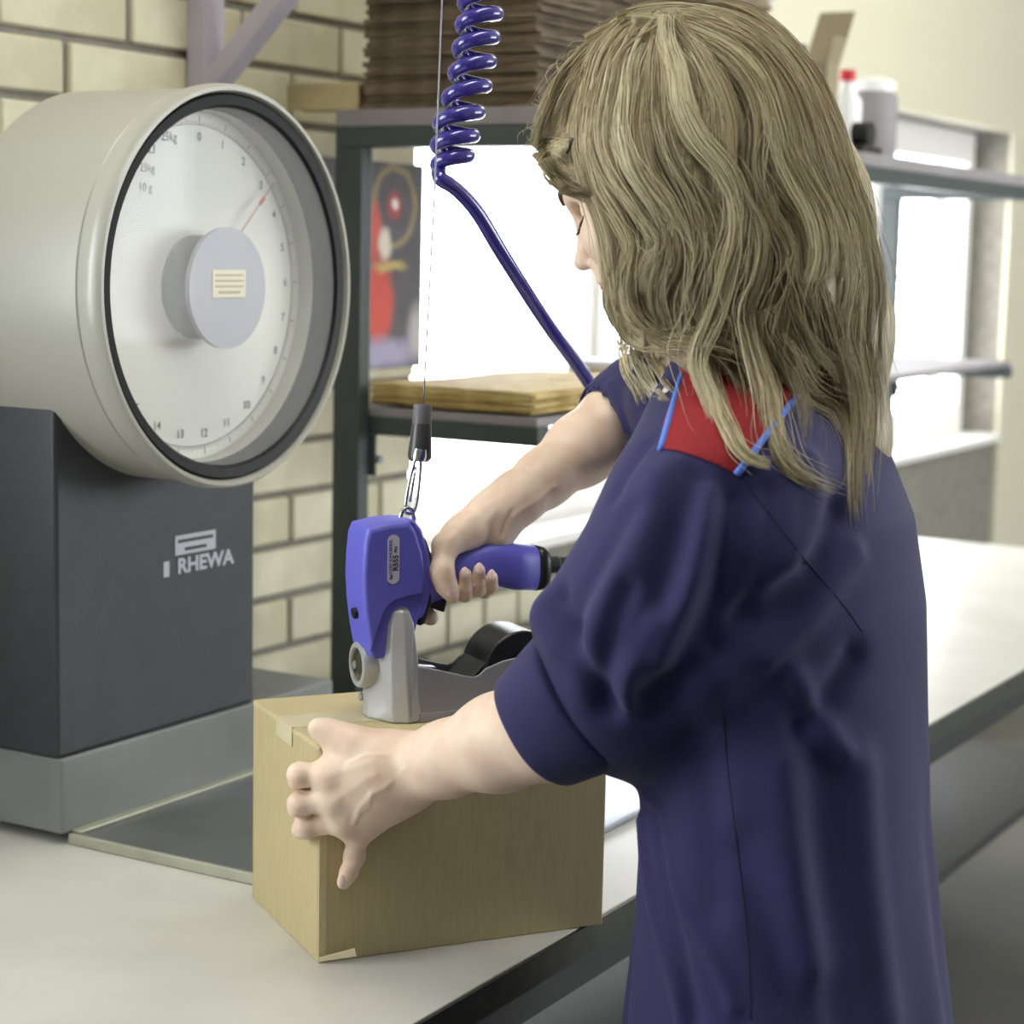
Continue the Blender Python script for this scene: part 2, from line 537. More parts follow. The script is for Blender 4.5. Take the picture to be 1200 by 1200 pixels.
# drum and rim
lathe('drum', o, AN, [(R - .02, -1.60), (R - .002, -1.60), (R - .002, -1.43), (R - .012, -1.418)], M['rim'], s, 96)
lathe('rim', o, AN, [(R - .012, -1.425), (R, -1.425), (R + .003, -1.41), (R + .002, -1.398), (R - .001, -1.394), (R - .005, -1.394), (R - .007, -1.40), (R - .012, -1.425)], M['rim'], s, 96)
lathe('bezel', o, AN, [(R - .012, -1.424), (R - .007, -1.402), (R - .010, -1.3975), (R - .020, -1.399), (R - .0235, -1.404), (R - .025, -1.432), (R - .012, -1.432)], M['bezel'], s, 96)
lathe('inner_wall', o, AN, [(R - .025, -1.432), (R - .026, -1.46), (R - .014, -1.46), (R - .014, -1.432)], M['rim'], s, 96)
fv = -1.452
lathe('dial_face', o, AN, [(0.0, fv), (R - .026, fv), (R - .026, fv - .01), (0, fv - .01)], M['dial'], s, 96)
lathe('dial_glass', o, AN, [(0.0, -1.4025), (R - .0235, -1.4025), (R - .0235, -1.4045), (0, -1.4045)], M['thinglass'], s, 96)
lathe('dial_back', o, AN, [(0.0, -1.595), (R - .003, -1.595), (R - .003, -1.59), (0, -1.59)], M['bezel'], s, 64)
# numbers 0..24, ticks, ring
rn = 0.166
def dang(i):
    return math.radians(90 - 2 - i * 14.4)
for i in range(24):
    a = dang(i)
    p = W(su + rn * math.cos(a), fv + .0006, szc + rn * math.sin(a))
    text('numeral', str(i), p, AU, AZ, 0.0135, M['dialink'], s, bold=0.01)
tk = []
for i in range(250):
    a = dang(i / 10)
    l = .010 if i % 10 == 0 else (.006 if i % 5 == 0 else .004)
    d = AU * math.cos(a) + AZ * math.sin(a)
    e = -AU * math.sin(a) + AZ * math.cos(a)
    w_ = .0008 if i % 10 == 0 else .0004
    tk.append((W(su, fv + .0003, szc) + d * (.1795) - e * w_ / 2, d * l, e * w_, AN * .0003))
to = boxes('tick_mark', tk, M['dialink'], s); to['kind'] = 'stuff'
lathe('scale_ring', o, AN, [(.1790, fv), (.1790, fv + .0008), (.1796, fv + .0008), (.1796, fv)], M['dialink'], s, 96)
text('lettering', '25kg', W(su - .046, fv + .0006, szc + .163), AU, AZ, .014, M['dialink'], s, bold=.01)
text('lettering', '25kg', W(su - .082, fv + .0006, szc + .128), AU, AZ, .013, M['dialink'], s)
text('lettering', '10 g', W(su - .085, fv + .0006, szc + .107), AU, AZ, .013, M['dialink'], s)
# pointer
a = dang(3.1)
d = AU * math.cos(a) + AZ * math.sin(a); e = -AU * math.sin(a) + AZ * math.cos(a)
pt = box('pointer', W(su, fv + .012, szc) + d * .05 - e * .0007, d * .125, e * .0014, AN * .001, mat('pointer_red', rgb(176, 128, 112), .5), s)
box('pointer_tip', W(su, fv + .0125, szc) + d * .138 - e * .0022, d * .012, e * .0044, AN * .001, M['red'], pt)
lathe('hub', W(su, fv, szc), AN, [(0.058, 0), (0.058, .030), (.064, .041), (0, .041)], M['hubside'], s, 64)
lathe('hub_disc', W(su, fv + .041, szc), AN, [(0.0, 0), (.067, 0), (.067, .006), (0, .006)], M['hubface'], s, 64)
hl = ubox('hub_label', su - .028, su + .030, fv + .047, fv + .0478, szc - .010, szc + .020, M['label'], s)
for i in range(4):
    z = szc + .0145 - i * .0062
    ubox('printed_line', su - .024 + (.006 if i == 3 else 0), su + .026 - (.006 if i == 3 else 0), fv + .0478, fv + .0481, z - (.0012 if i < 3 else .002), z + .001, M['labeltext'], hl)
# column label and maker's name
pl2 = ubox('name_plate', 1.792, 1.866, -1.5, -1.4990, 1.040, 1.063, M['greylabel'], s)
for i, z in enumerate((1.056, 1.046)):
    ubox('printed_line', 1.797 + .012 * i, 1.861 - .012 * i, -1.4990, -1.4987, z - .002, z + .002, M['column'], pl2)
text('lettering', 'RHEWA', W(1.848, -1.4994, 1.026), AU, AZ, .0245, M['greylabel'], s, sx=1.2, bold=.035)
ubox('logo_mark', 1.772, 1.782, -1.5, -1.4994, 1.017, 1.035, M['greylabel'], s)

# ================================================================ wall bracket above the scale
b = thing('wall_bracket', 'lilac-grey steel tube wall bracket with diagonal brace above the scale', 'bracket', W(2.30, WALLV, 1.60))
bu = 2.285
ubox('upright', bu, bu + .045, WALLV + .008, WALLV + .043, 1.36, 2.25, M['lilac'], b, 0.003)
d1 = AN * .72 + AZ * .70
box('brace', W(bu + .004, WALLV + .035, 1.60), AU * .037, d1 * .70, (AN * -.70 + AZ * .72) * .030, M['lilac'], b, 0.003)
ubox('arm', bu, bu + .045, WALLV + .043, WALLV + .60, 2.09, 2.125, M['lilac'], b, 0.003)
# ================================================================ cantilever shelf frame behind the table
f = thing('shelf_frame', 'dark green-grey steel shelf frame standing behind the packing table', 'shelf', W(2.46, -1.72, 0))
PU0, PU1 = 2.452, 2.480
ARMV = -1.385
for k, u in enumerate((PU0, 4.75)):
    ubox('post', u, u + .028, -1.748, -1.700, 0, 1.545, M['steel_green'], f, 0.002)
    ubox('post_flange', u + .028, u + .034, -1.748, -1.742, 0.0, 1.545, M['zinc'], f)
    ubox('foot', u - .03, u + .058, -1.78, -1.67, 0, .008, M['steel_green'], f)
    ubox('arm', u, u + .04, -1.748, ARMV, 1.545, 1.575, M['steel_green'], f, 0.002)
    ubox('arm', u + .029 if k == 0 else u, u + .065 if k == 0 else u + .04, -1.748, -1.41, 1.122, 1.150, M['steel_green'], f, 0.002)
    pq = ubox('bracket_plate', u + .028, u + .034, -1.720, -1.690, 1.06, 1.122, M['steel_green'], f, 0.001)
    lathe('bolt', W(u + .034, -1.702, 1.085), AN, [(0, .02), (.006, .02), (.006, 0), (0, 0)], M['zinc'], pq, 12)
ubox('front_rail', PU0 + .04, 4.75, ARMV - .03, ARMV, 1.545, 1.575, M['steel_green'], f, 0.002)
ubox('top_shelf_board', PU0, 4.79, -1.748, ARMV + .002, 1.575, 1.600, M['shelf_board'], f, 0.002)
ubox('lower_shelf_board', PU0 + .029, 4.78, -1.748, -1.412, 1.150, 1.163, M['shelf_board'], f, 0.002)

# flattened cartons stacked on the top shelf
def sheetmesh(name, L, D, h, m_, wav, seed):
    rg = random.Random(seed)
    nx, ny = 10, 4
    V, F = [], []
    for k in (0, 1):
        for i in range(nx + 1):
            for j in range(ny + 1):
                V.append((L * i / nx + rg.uniform(-.002, .002), D * j / ny + rg.uniform(-.003, .003),
                          k * h + wav * math.sin(i * .9 + 1.0) * (j / ny) * (1 if m_ else 1)))
    s1 = (nx + 1) * (ny + 1)
    idx = lambda k, i, j: k * s1 + i * (ny + 1) + j
    for i in range(nx):
        for j in range(ny):
            F.append((idx(0, i, j), idx(0, i, j + 1), idx(0, i + 1, j + 1), idx(0, i + 1, j)))
            F.append((idx(1, i, j), idx(1, i + 1, j), idx(1, i + 1, j + 1), idx(1, i, j + 1)))
    for i in range(nx):
        F.append((idx(0, i, 0), idx(0, i + 1, 0), idx(1, i + 1, 0), idx(1, i, 0)))
        F.append((idx(0, i + 1, ny), idx(0, i, ny), idx(1, i, ny), idx(1, i + 1, ny)))
    for j in range(ny):
        F.append((idx(0, 0, j + 1), idx(0, 0, j), idx(1, 0, j), idx(1, 0, j + 1)))
        F.append((idx(0, nx, j), idx(0, nx, j + 1), idx(1, nx, j + 1), idx(1, nx, j)))
    return V, F

def sheets(name, label, cat, group, u, v0, L, D, z, n, h, m_, jit, wav=0.0, kinds=4):
    proto = []
    for k in range(n):
        if k < kinds:
            V, F = sheetmesh(name, L, D, h * .90, True, wav, k + 1)
            o = mesh(name, V, F, m_)
            proto.append(o)
        else:
            o = proto[k % kinds].copy()
            COL.objects.link(o)
        o.location = tuple(W(u + random.uniform(-jit, jit), v0 + D + random.uniform(-jit, jit), z + k * h))
        o.rotation_euler = (0, 0, ROTZ + math.pi * 0 + random.uniform(-.006, .006))
        o.scale = (1, -1, 1) if False else (1, 1, 1)
        # sheet local y runs towards the wall
        props(o, label, cat, group)
# local y = -AN after rotation by ROTZ: sheets start at the room side
sheets('flattened_carton', 'flattened brown corrugated carton in the tall stack on the top shelf behind the blue coil', 'carton', 'flattened cartons in the tall stack', PU0 + .012, -1.705, .42, .29, 1.6005, 34, .0068, M['dark_card'], .004)
sheets('flattened_carton', 'lighter flattened carton in the stack beside the tall dark stack on the top shelf', 'carton', 'flattened cartons in the lighter stack', PU0 + .47, -1.66, .30, .26, 1.6005, 30, .0085, M['card_edge'], .005)
cb = thing('cardboard_tray', 'small brown cardboard tray behind the tall stack at the shelf end', 'cardboard', W(2.46, -1.76, 1.6))
ubox('side', 2.456, 2.461, -1.84, -1.712, 1.6005, 1.636, M['kraft'], cb)
ubox('lid', 2.456, 2.50, -1.84, -1.712, 1.636, 1.640, M['kraft_in'], cb)
ubox('side', 2.495, 2.50, -1.84, -1.712, 1.6005, 1.636, M['kraft'], cb)

# packing paper on the lower shelf
sheets('paper_sheet', 'kraft packing paper sheet in the wavy pile on the lower shelf', 'paper', 'packing paper pile on the lower shelf', PU0 + .04, -1.705, .52, .28, 1.1665, 9, .0036, M['paper'], .006, wav=.0016)
sheets('paper_sheet', 'thick kraft paper sheet lying beside the wavy pile on the lower shelf', 'paper', 'packing paper beside the wavy pile', PU0 + .60, -1.70, .60, .27, 1.1655, 5, .005, M['paper'], .006, wav=.001)
sheets('white_sheet', 'pale lilac paper sheet in the small pile on top of the kraft paper', 'paper', 'pale paper pile on the lower shelf', PU0 + .62, -1.69, .34, .24, 1.193, 5, .0042, M['white_paper'], .004)

# poster on the wall behind the post: painted procedurally (flat print)
def poster_material():
    m_ = bpy.data.materials.new('poster_print')
    m_.use_nodes = True
    nt = m_.node_tree; L = nt.links
    bs = nt.nodes['Principled BSDF']
    bs.inputs['Roughness'].default_value = 0.45
    tc = nt.nodes.new('ShaderNodeTexCoord')
    sp = nt.nodes.new('ShaderNodeSeparateXYZ')
    L.new(tc.outputs['Object'], sp.inputs[0])
    def math_(op, a, b, c=None):
        n = nt.nodes.new('ShaderNodeMath'); n.operation = op
        for i, q in enumerate((a, b, c)):
            if q is None: continue
            if isinstance(q, (int, float)): n.inputs[i].default_value = q
            else: L.new(q, n.inputs[i])
        return n.outputs[0]
    nz = nt.nodes.new('ShaderNodeTexNoise'); nz.inputs['Scale'].default_value = 22; nz.inputs['Detail'].default_value = 4
    L.new(tc.outputs['Object'], nz.inputs['Vector'])
    wob = math_('MULTIPLY_ADD', nz.outputs['Fac'], .024, -.012)
    def blob(cx, cz, rx, rz, soft, ring=None):
        dx = math_('DIVIDE', math_('ADD', math_('SUBTRACT', sp.outputs[0], cx), wob), rx)
        dz = math_('DIVIDE', math_('ADD', math_('SUBTRACT', sp.outputs[2], cz), wob), rz)
        d = math_('SQRT', math_('ADD', math_('MULTIPLY', dx, dx), math_('MULTIPLY', dz, dz)), 0)
        if ring:
            d = math_('ABSOLUTE', math_('SUBTRACT', d, 1.0), 0)
            return math_('SMOOTH_MIN', math_('MAXIMUM', math_('SUBTRACT', 1.0, math_('DIVIDE', d, ring)), 0), 1, .1)
        return math_('MINIMUM', math_('MAXIMUM', math_('DIVIDE', math_('SUBTRACT', 1.0, d), soft), 0), 1)
    cur = None
    base = nt.nodes.new('ShaderNodeMix'); base.data_type = 'RGBA'
    base.inputs[6].default_value = rgb(66, 62, 72); base.inputs[7].default_value = rgb(96, 90, 92)
    L.new(nz.outputs['Fac'], base.inputs[0])
    cur = base.outputs[2]
    def over(fac, c):
        nonlocal cur
        mx = nt.nodes.new('ShaderNodeMix'); mx.data_type = 'RGBA'
        L.new(fac, mx.inputs[0]); L.new(cur, mx.inputs[6]); mx.inputs[7].default_value = c
        cur = mx.outputs[2]
    over(blob(.29, .10, .060, .065, .1, ring=.16), rgb(150, 138, 96))
    over(blob(.29, .10, .026, .030, .5), rgb(170, 70, 66))
    over(blob(.29, .10, .012, .013, .4), rgb(235, 225, 225))
    over(blob(.225, .055, .035, .06, .4), rgb(196, 84, 72))
    over(blob(.262, .035, .026, .034, .5), rgb(222, 214, 196))
    over(blob(.245, -.06, .055, .085, .35), rgb(204, 74, 60))
    over(blob(.28, .0, .06, .010, .6), rgb(190, 168, 96))
    over(blob(.27, -.145, .12, .035, .6), rgb(158, 152, 182))
    over(blob(.365, -.11, .04, .06, .6), rgb(176, 170, 168))
    L.new(cur, bs.inputs['Base Color'])
    return m_
pm = poster_material()
V, F = sheetmesh('poster', .40, .002, .34, True, 0, 3)
po = mesh('wall_poster', [(x, y, z - .17) for x, y, z in boxv((0, 0, 0), (.378, 0, 0), (0, .004, 0), (0, 0, .34))], BOXF, pm)
po.location = tuple(W(2.515, WALLV + .022, 1.37)); po.rotation_euler = (0, 0, ROTZ)
props(po, 'dark poster with red and cream blotches on the brick wall beside the window', 'poster')

# open cartons and bits at the far end of the top shelf
def carton(name, label, c, su_, sv_, sz, m_, rot, flaps, lab=None, group=None):
    r = thing(name, label, 'carton', c, group)
    ca, sa = math.cos(rot), math.sin(rot)
    X = AU * ca + AN * sa; Y = -AU * sa + AN * ca
    c = np.asarray(c, float)
    t = .004
    q = lambda x, y, z: c + X * x + Y * y + AZ * z
    box('bottom', q(-su_ / 2, -sv_ / 2, 0), X * su_, Y * sv_, AZ * t, m_, r)
    box('side', q(-su_ / 2, -sv_ / 2, t), X * su_, Y * t, AZ * (sz - t), m_, r)
    box('side', q(-su_ / 2, sv_ / 2 - t, t), X * su_, Y * t, AZ * (sz - t), m_, r)
    box('side', q(-su_ / 2, -sv_ / 2 + t, t), X * t, Y * (sv_ - 2 * t), AZ * (sz - t), m_, r)
    box('side', q(su_ / 2 - t, -sv_ / 2 + t, t), X * t, Y * (sv_ - 2 * t), AZ * (sz - t), m_, r)
    for side, ang, ln, fm_ in flaps:
        ca2, sa2 = math.cos(ang), math.sin(ang)
        if side == 'u0': a_, e_, w_ = q(-su_ / 2, -sv_ / 2, sz), Y * sv_, -X
        if side == 'u1': a_, e_, w_ = q(su_ / 2, -sv_ / 2, sz), Y * sv_, X
        if side == 'v0': a_, e_, w_ = q(-su_ / 2, -sv_ / 2, sz), X * su_, -Y
        if side == 'v1': a_, e_, w_ = q(-su_ / 2, sv_ / 2, sz), X * su_, Y
        dd = w_ * ca2 + AZ * sa2
        nn = np.cross(dd, e_); nn /= np.linalg.norm(nn)
        box('flap', a_, e_, dd * ln, nn * .003, M[fm_], r)
    if lab:
        (x0, x1, z0_, z1_, mm) = lab
        box('sticker', q(-su_ / 2 - .0008, x0, z0_), Y * (x1 - x0), X * .0006, AZ * (z1_ - z0_), mm, r)
        box('sticker', q(-su_ / 2 - .0008, x0, z0_ - .045), Y * (x1 - x0), X * .0006, AZ * .043, M['white_paper'], r)
    return r
M['grey_card'] = mat('grey_card', rgb(150, 144, 132), .8, var=.1, vscale=20)
M['blue_card'] = mat('pale_card', rgb(200, 202, 212), .7)
carton('open_carton', 'pale grey carton standing open on the top shelf with a dark brown flap', W(3.46, -1.52, 1.6005), .15, .10, .125, M['blue_card'], .05, [('u1', 1.25, .07, 'dark_card'), ('v0', 1.2, .06, 'dark_card')])
carton('open_carton', 'tall grey-beige carton beside the lighter carton stack on the top shelf', W(3.30, -1.54, 1.6005), .11, .15, .24, M['grey_card'], 0, [('u1', .35, .16, 'blue_card'), ('v1', 1.2, .1, 'grey_card')])
carton('magazine_carton', 'narrow brown carton with orange-red sticker and raised flap on the top shelf', W(3.65, -1.485, 1.6005), .06, .072, .165, M['grey_kraft'], .0, [('u1', .98, .13, 'grey_kraft'), ('v1', 1.35, .05, 'grey_kraft')], (-.022, .014, .085, .135, M['orange']))
r = thing('tape_dispenser', 'black tape dispenser near the shelf edge beside the white bottle', 'dispenser', W(3.72, -1.41, 1.6005))
ubox('base', 3.69, 3.79, -1.44, -1.395, 1.6005, 1.616, M['black'], r, .004)
lathe('reel', W(3.74, -1.435, 1.638), AN, [(0, 0), (.024, 0), (.024, .035), (0, .035)], M['black'], r, 32)
r = thing('spray_bottle', 'white bottle with red cap on the top shelf beside the brown carton', 'bottle', W(3.86, -1.50, 1.6005))
lathe('bottle_body', W(3.86, -1.50, 1.6005), AZ, [(0, 0), (.028, 0), (.030, .01), (.030, .11), (.013, .135), (.013, .15), (0, .15)], M['white'], r, 32)
lathe('cap', W(3.86, -1.50, 1.7505), AZ, [(0, 0), (.016, 0), (.015, .022), (0, .022)], M['red'], r, 24)
r = thing('canister', 'pale grey round canister at the far end of the top shelf', 'canister', W(4.06, -1.52, 1.6005))
lathe('canister_body', W(4.06, -1.52, 1.6005), AZ, [(0, 0), (.05, 0), (.052, .01), (.052, .13), (.045, .145), (0, .145)], M['shelf_board'], r, 40)
lathe('lid', W(4.06, -1.52, 1.7455), AZ, [(0, 0), (.046, 0), (.046, .02), (.02, .03), (0, .03)], M['white'], r, 40)

# ================================================================ carton on the table
BZ0, BZ1 = TZ, 0.946
A0 = np.array([-0.1712, 1.7925, 0])
BL, BD = 0.297, 0.203
IN = -BT
cx = thing('carton', 'closed kraft cardboard box on the table under the stapler', 'carton', tuple(A0 + AZ * TZ))
def bq(a, d, z):
    return A0 + BA * a + IN * d + AZ * z
t = .004
kf = [0, 0]
box('side_panel', bq(0, 0, BZ0), BA * BL, IN * t, AZ * (BZ1 - t - BZ0), M['kraft'], cx, .0015)
box('side_panel', bq(0, BD - t, BZ0), BA * BL, IN * t, AZ * (BZ1 - t - BZ0), M['kraft'], cx, .0015)
box('side_panel', bq(0, t, BZ0), BA * t, IN * (BD - 2 * t), AZ * (BZ1 - t - BZ0), M['kraft'], cx, .0012)
box('side_panel', bq(BL - t, t, BZ0), BA * t, IN * (BD - 2 * t), AZ * (BZ1 - t - BZ0), M['kraft'], cx, .0012)
box('bottom_panel', bq(t, t, BZ0), BA * (BL - 2 * t), IN * (BD - 2 * t), AZ * .003, M['kraft'], cx)
box('top_flap', bq(.001, -.0035, BZ1 - t), BA * (BL - .001), IN * (BD / 2 + .003), AZ * t, M['kraft'], cx, .0012)
box('top_flap', bq(.001, BD / 2 + .0008, BZ1 - t), BA * (BL - .001), IN * (BD / 2 + .001), AZ * t, M['kraft'], cx, .0012)
box('flap_edge', bq(-.0006, .0, BZ1 - t), BA * .0016, IN * BD * .99, AZ * (t * .8), M['kraft_in'], cx)
box('tape_strip', bq(-.0008, BD / 2 - .024, BZ1), BA * (BL * .35), IN * .048, AZ * .0004, M['tape'], cx)
box('tape_strip', bq(-.0012, BD / 2 - .024, BZ1 - .018), BA * .0005, IN * .048, AZ * .0184, M['tape'], cx)
box('crease_strip', bq(.0004, -.0006, BZ0), BA * .007, IN * .0006, AZ * (BZ1 - t - BZ0), M['kraft_in'], cx)
tt = dep(374, 1127, 1.855)
prism('tape_tab', [bq(.001, -.001, BZ0 + .002), bq(.001, -.001, BZ0 + .006), bq(.030, -.016, BZ0 + .016), bq(.032, -.016, BZ0 + .008)], -IN * .0008, M['tape'], cx)

# ================================================================ pneumatic stapler on the carton
TO = np.array([-0.09423, 1.89018, 0.9464])
def tq(a, d, z):
    """tool millimetres: along the carton, into the picture, up"""
    return TO + BA * (a * .001) + IN * (d * .001) + AZ * (z * .001)

def loft(name, rings, m, parent, smooth=False, bevel=0.0, seg=2, angle=30):
    n = len(rings[0])
    V = [p for r_ in rings for p in r_]
    F = []
    for i in range(len(rings) - 1):
        for j in range(n):
            k = (j + 1) % n
            F.append((i * n + j, i * n + k, (i + 1) * n + k, (i + 1) * n + j))
    F.append(tuple(range(n - 1, -1, -1)))
    F.append(tuple((len(rings) - 1) * n + j for j in range(n)))
    o = mesh(name, V, F, m, parent, smooth=smooth)
    bm = bmesh.new(); bm.from_mesh(o.data)
    bmesh.ops.recalc_face_normals(bm, faces=bm.faces)
    bm.to_mesh(o.data); bm.free()
    if bevel:
        md = o.modifiers.new('bevel', 'BEVEL')
        md.width = bevel; md.segments = seg; md.limit_method = 'ANGLE'; md.angle_limit = math.radians(angle)
        o.data.polygons.foreach_set('use_smooth', np.ones(len(o.data.polygons), dtype=bool))
        w = o.modifiers.new('wn', 'WEIGHTED_NORMAL')
    return o

tl = thing('carton_stapler', 'blue and grey pneumatic carton stapler standing on the kraft box', 'stapler', TO)
def tprism(name, pts, d0, d1, m, bevel=.002, seg=3, parent=None, angle=30):
    return prism(name, [tq(a, d0, z) for a, z in pts], IN * ((d1 - d0) * .001), m, parent or tl, bevel=bevel, seg=seg, angle=angle)
main = [(-41, 191), (-20, 195), (0, 196), (7, 187), (15, 164), (18.5, 140), (17, 124), (2, 122), (-12, 119), (-21, 114), (-27, 105), (-32, 90), (-38, 70), (-42, 90), (-45.5, 116), (-47, 140), (-46.5, 160), (-44.5, 182)]
ms = np.array(main)
def shr(P, f, dz=0):
    c = np.array([-14, 140.0])
    return [(c + (np.array(p) - c) * f) for p in P]
lp = []
for d, f_ in ((7, .90), (9.5, .975), (14, 1.0), (54, 1.0), (58.5, .975), (61, .90)):
    lp.append([tq(a, d, z) for a, z in shr(main, f_)])
loft('body_shell', lp, M['toolblue'], tl, bevel=.003, seg=3, angle=20)
tprism('lower_housing', [(-30, 108), (-20, 116), (-10, 121), (2, 124), (18, 126), (17, 112), (12, 92), (7, 74), (0, 62), (-34, 62), (-38, 74), (-36, 90)], 13, 55, M['toolblue'], .004)
tprism('rear_collar', [(-6, 196), (8, 196), (16, 186), (24, 164), (28, 140), (26, 118), (20, 100), (12, 96), (8, 120)], 15, 53, M['toolblue'], .004)
tprism('collar_gasket', [(14, 182), (22, 176), (28, 160), (31, 138), (29, 112), (22, 92), (16, 90), (18, 130)], 18, 50, M['black'], .003)
# grey nose
plan = [(13, 0), (-2, -3), (-16, 4), (-26, 23), (-31, 34), (-31, 46), (-26, 59), (-15, 66), (-2, 71), (13, 68)]
def lev(z, sa, oa, sd, keep=34):
    return [tq(a * sa + oa, keep + (d - keep) * sd, z) for a, d in plan]
loft('nose_housing', [lev(0, .97, 0, .97), lev(3, 1, 0, 1), lev(60, .93, -3, .95), lev(96, .74, -4.5, .87), lev(108, .55, -5, .74), lev(113, .38, -5, .55)], M['toolgrey'], tl, bevel=.0022, seg=3, angle=22)
box('nose_seam', tq(1.2, -3.2, 4), IN * .002, BA * .0006, AZ * .085, M['toolgrey2'], tl)
lathe('knob_rim', tq(-24, 42, 52), -BA, [(.0235, 0), (.0225, .014), (.0215, .0155), (.0170, .0160), (.0160, .013), (.0160, 0)], M['toolgrey'], tl, 48)
kn = lathe('knob_window', tq(-24, 42, 52), -BA, [(.0160, .0), (.0160, .0135), (.010, .0165), (0, .0172)], M['smoke'], tl, 40)
lathe('knob_stripe', tq(-40.6, 42, 52), -BA, [(.0, .0), (.004, 0), (.004, .0016), (0, .0016)], M['toolgrey2'], kn, 20)
lathe('screw', tq(-29.5, 50, 18), -BA, [(.0045, 0), (.0045, .003), (0, .003)], M['toolgrey2'], tl, 20)
lathe('vent_slot', tq(-44.8, 32, 105), -BA * .97 + AZ * -.2, [(.0055, -.003), (.0055, .0028), (.0035, .0028), (.0, .0010)], M['black'], tl, 20)
# trough with staple roll
top_ = [(8, 55), (30, 50), (57, 42.5), (67, 40.5), (73, 42.5), (79, 48), (98, 54.6), (126, 59), (150, 63.5), (172, 65), (184, 58), (188, 40), (188, 1), (8, 1)]
tprism('trough_plate', top_, 0, 3, M['toolgrey2'], .0012, 2)
tprism('trough_plate', top_, 65, 68, M['toolgrey2'], .0012, 2)
tprism('trough_floor', [(8, 0.2), (188, 0.2), (188, 5), (8, 5)], 3, 65, M['toolgrey2'], .001, 2)
tprism('trough_back', [(184, 5), (188, 5), (188, 40), (184, 40)], 3, 65, M['toolgrey2'], .001, 2)
tprism('skid', [(10, 0), (186, 0), (186, 9), (10, 9)], -1.4, 0, M['toolgrey2'], .0006, 2)
tprism('staple_guide', [(10, 30), (62, 24), (64, 28), (10, 36)], 8, 60, M['black'], .001, 2)
tprism('guide_clip', [(22, 41), (46, 38), (46, 43), (24, 46)], 44, 56, M['toolgrey'], .001, 2)
rl = lathe('staple_roll', tq(121, 6, 42), IN, [(.020, .0), (.0385, 0), (.040, .0015), (.040, .0555), (.0385, .057), (.020, .057), (.020, 0)], M['roll'], tl, 72)
rb = []
for i in range(26):
    rr = .0215 + .0006 * i
    rb.append(rr)
lathe('roll_core', tq(121, 7, 42), IN, [(0, .002), (.020, .002), (.020, .053), (0, .053)], M['black'], rl, 40)
tprism('roll_tail', [(82, 36), (62, 27), (60, 30), (86, 56), (88, 50)], 8, 61, M['roll'], .0006, 1)
# handle
def sect(a, zc, hh, hw, dc=34, tilt=0.0):
    out = []
    for k in range(28):
        t_ = 2 * math.pi * k / 28
        c, s_ = math.cos(t_), math.sin(t_)
        e = 0.72
        x = math.copysign(abs(c) ** e, c) * hw
        y = math.copysign(abs(s_) ** e, s_) * hh
        out.append(tq(a + tilt * y, dc + x, zc + y))
    return out
hs = [(18, 136, 30, 17), (30, 135, 26, 17), (42, 134.5, 21, 16.5), (58, 138, 20, 16.5), (75, 143.5, 20, 17), (92, 147, 20, 17.5), (104, 146, 22.5, 18), (120, 142.5, 23.5, 18.5), (144, 140, 22.5, 18)]
loft('handle', [sect(a, z, h, w) for a, z, h, w in hs], M['toolblue'], tl, smooth=True)
loft('handle_cap', [sect(a, z, h, w, tilt=.0) for a, z, h, w in ((144, 140, 22.8, 18.2), (153, 139.5, 22, 17.6), (157, 139.5, 19, 15.5), (158, 139.5, 16, 13))], M['black'], tl, smooth=True)
lathe('air_fitting', tq(158, 34, 142), BA, [(.0, 0), (.009, 0), (.009, .012), (.0075, .014), (.0075, .024), (0, .024)], M['tableframe'], tl, 16)
tprism('trigger', [(22, 112), (48, 120), (50, 118), (46, 101), (40, 103), (33, 106), (20, 103)], 27, 41, M['black'], .0015, 2)
# label with lettering
lb_pts = []
lc = (-16.5, 159.5)
for k in range(24):
    t_ = 2 * math.pi * k / 24
    c, s_ = math.cos(t_), math.sin(t_)
    lb_pts.append((lc[0] + 6.2 * c - .06 * 1, lc[1] + 6.2 * s_ + (17.5 if s_ > 0 else -17.5)))
tlab = prism('tool_label', [tq(a, 6.9, z) for a, z in lb_pts], -IN * .0005, M['toollabel'], tl)
text('lettering', 'JOSEF KIHLBERG', tq(lc[0] - 3.0, 6.3, lc[1] + 2.0), AZ, -BA, .0046, M['ink_blue'], tlab, depth=.0002, bold=.02)
text('lettering', 'R555', tq(lc[0] + 2.4, 6.3, lc[1] - 3.5), AZ, -BA, .0074, M['ink_black'], tlab, depth=.0002, bold=.03)
text('lettering', 'PN', tq(lc[0] + 2.4, 6.3, lc[1] + 9.5), AZ, -BA, .0046, M['ink_black'], tlab, depth=.0002, bold=.03)
prism('logo_mark', [tq(lc[0] - 5.0, 6.25, lc[1] - 19.5), tq(lc[0] - 1.0, 6.25, lc[1] - 19.0), tq(lc[0] - .6, 6.25, lc[1] - 15), tq(lc[0] - 3.2, 6.25, lc[1] - 15.5), tq(lc[0] - 3.0, 6.25, lc[1] - 17.5)], -IN * .0002, M['ink_blue'], tlab)
# hanging eye
P = [tq(8 + 7 * math.cos(t_), 34, 194 + 11 * math.sin(t_)) for t_ in np.linspace(-.3, math.pi + .3, 14)]
tube('hanging_eye', P, .0022, M['chrome'], tl, 10)

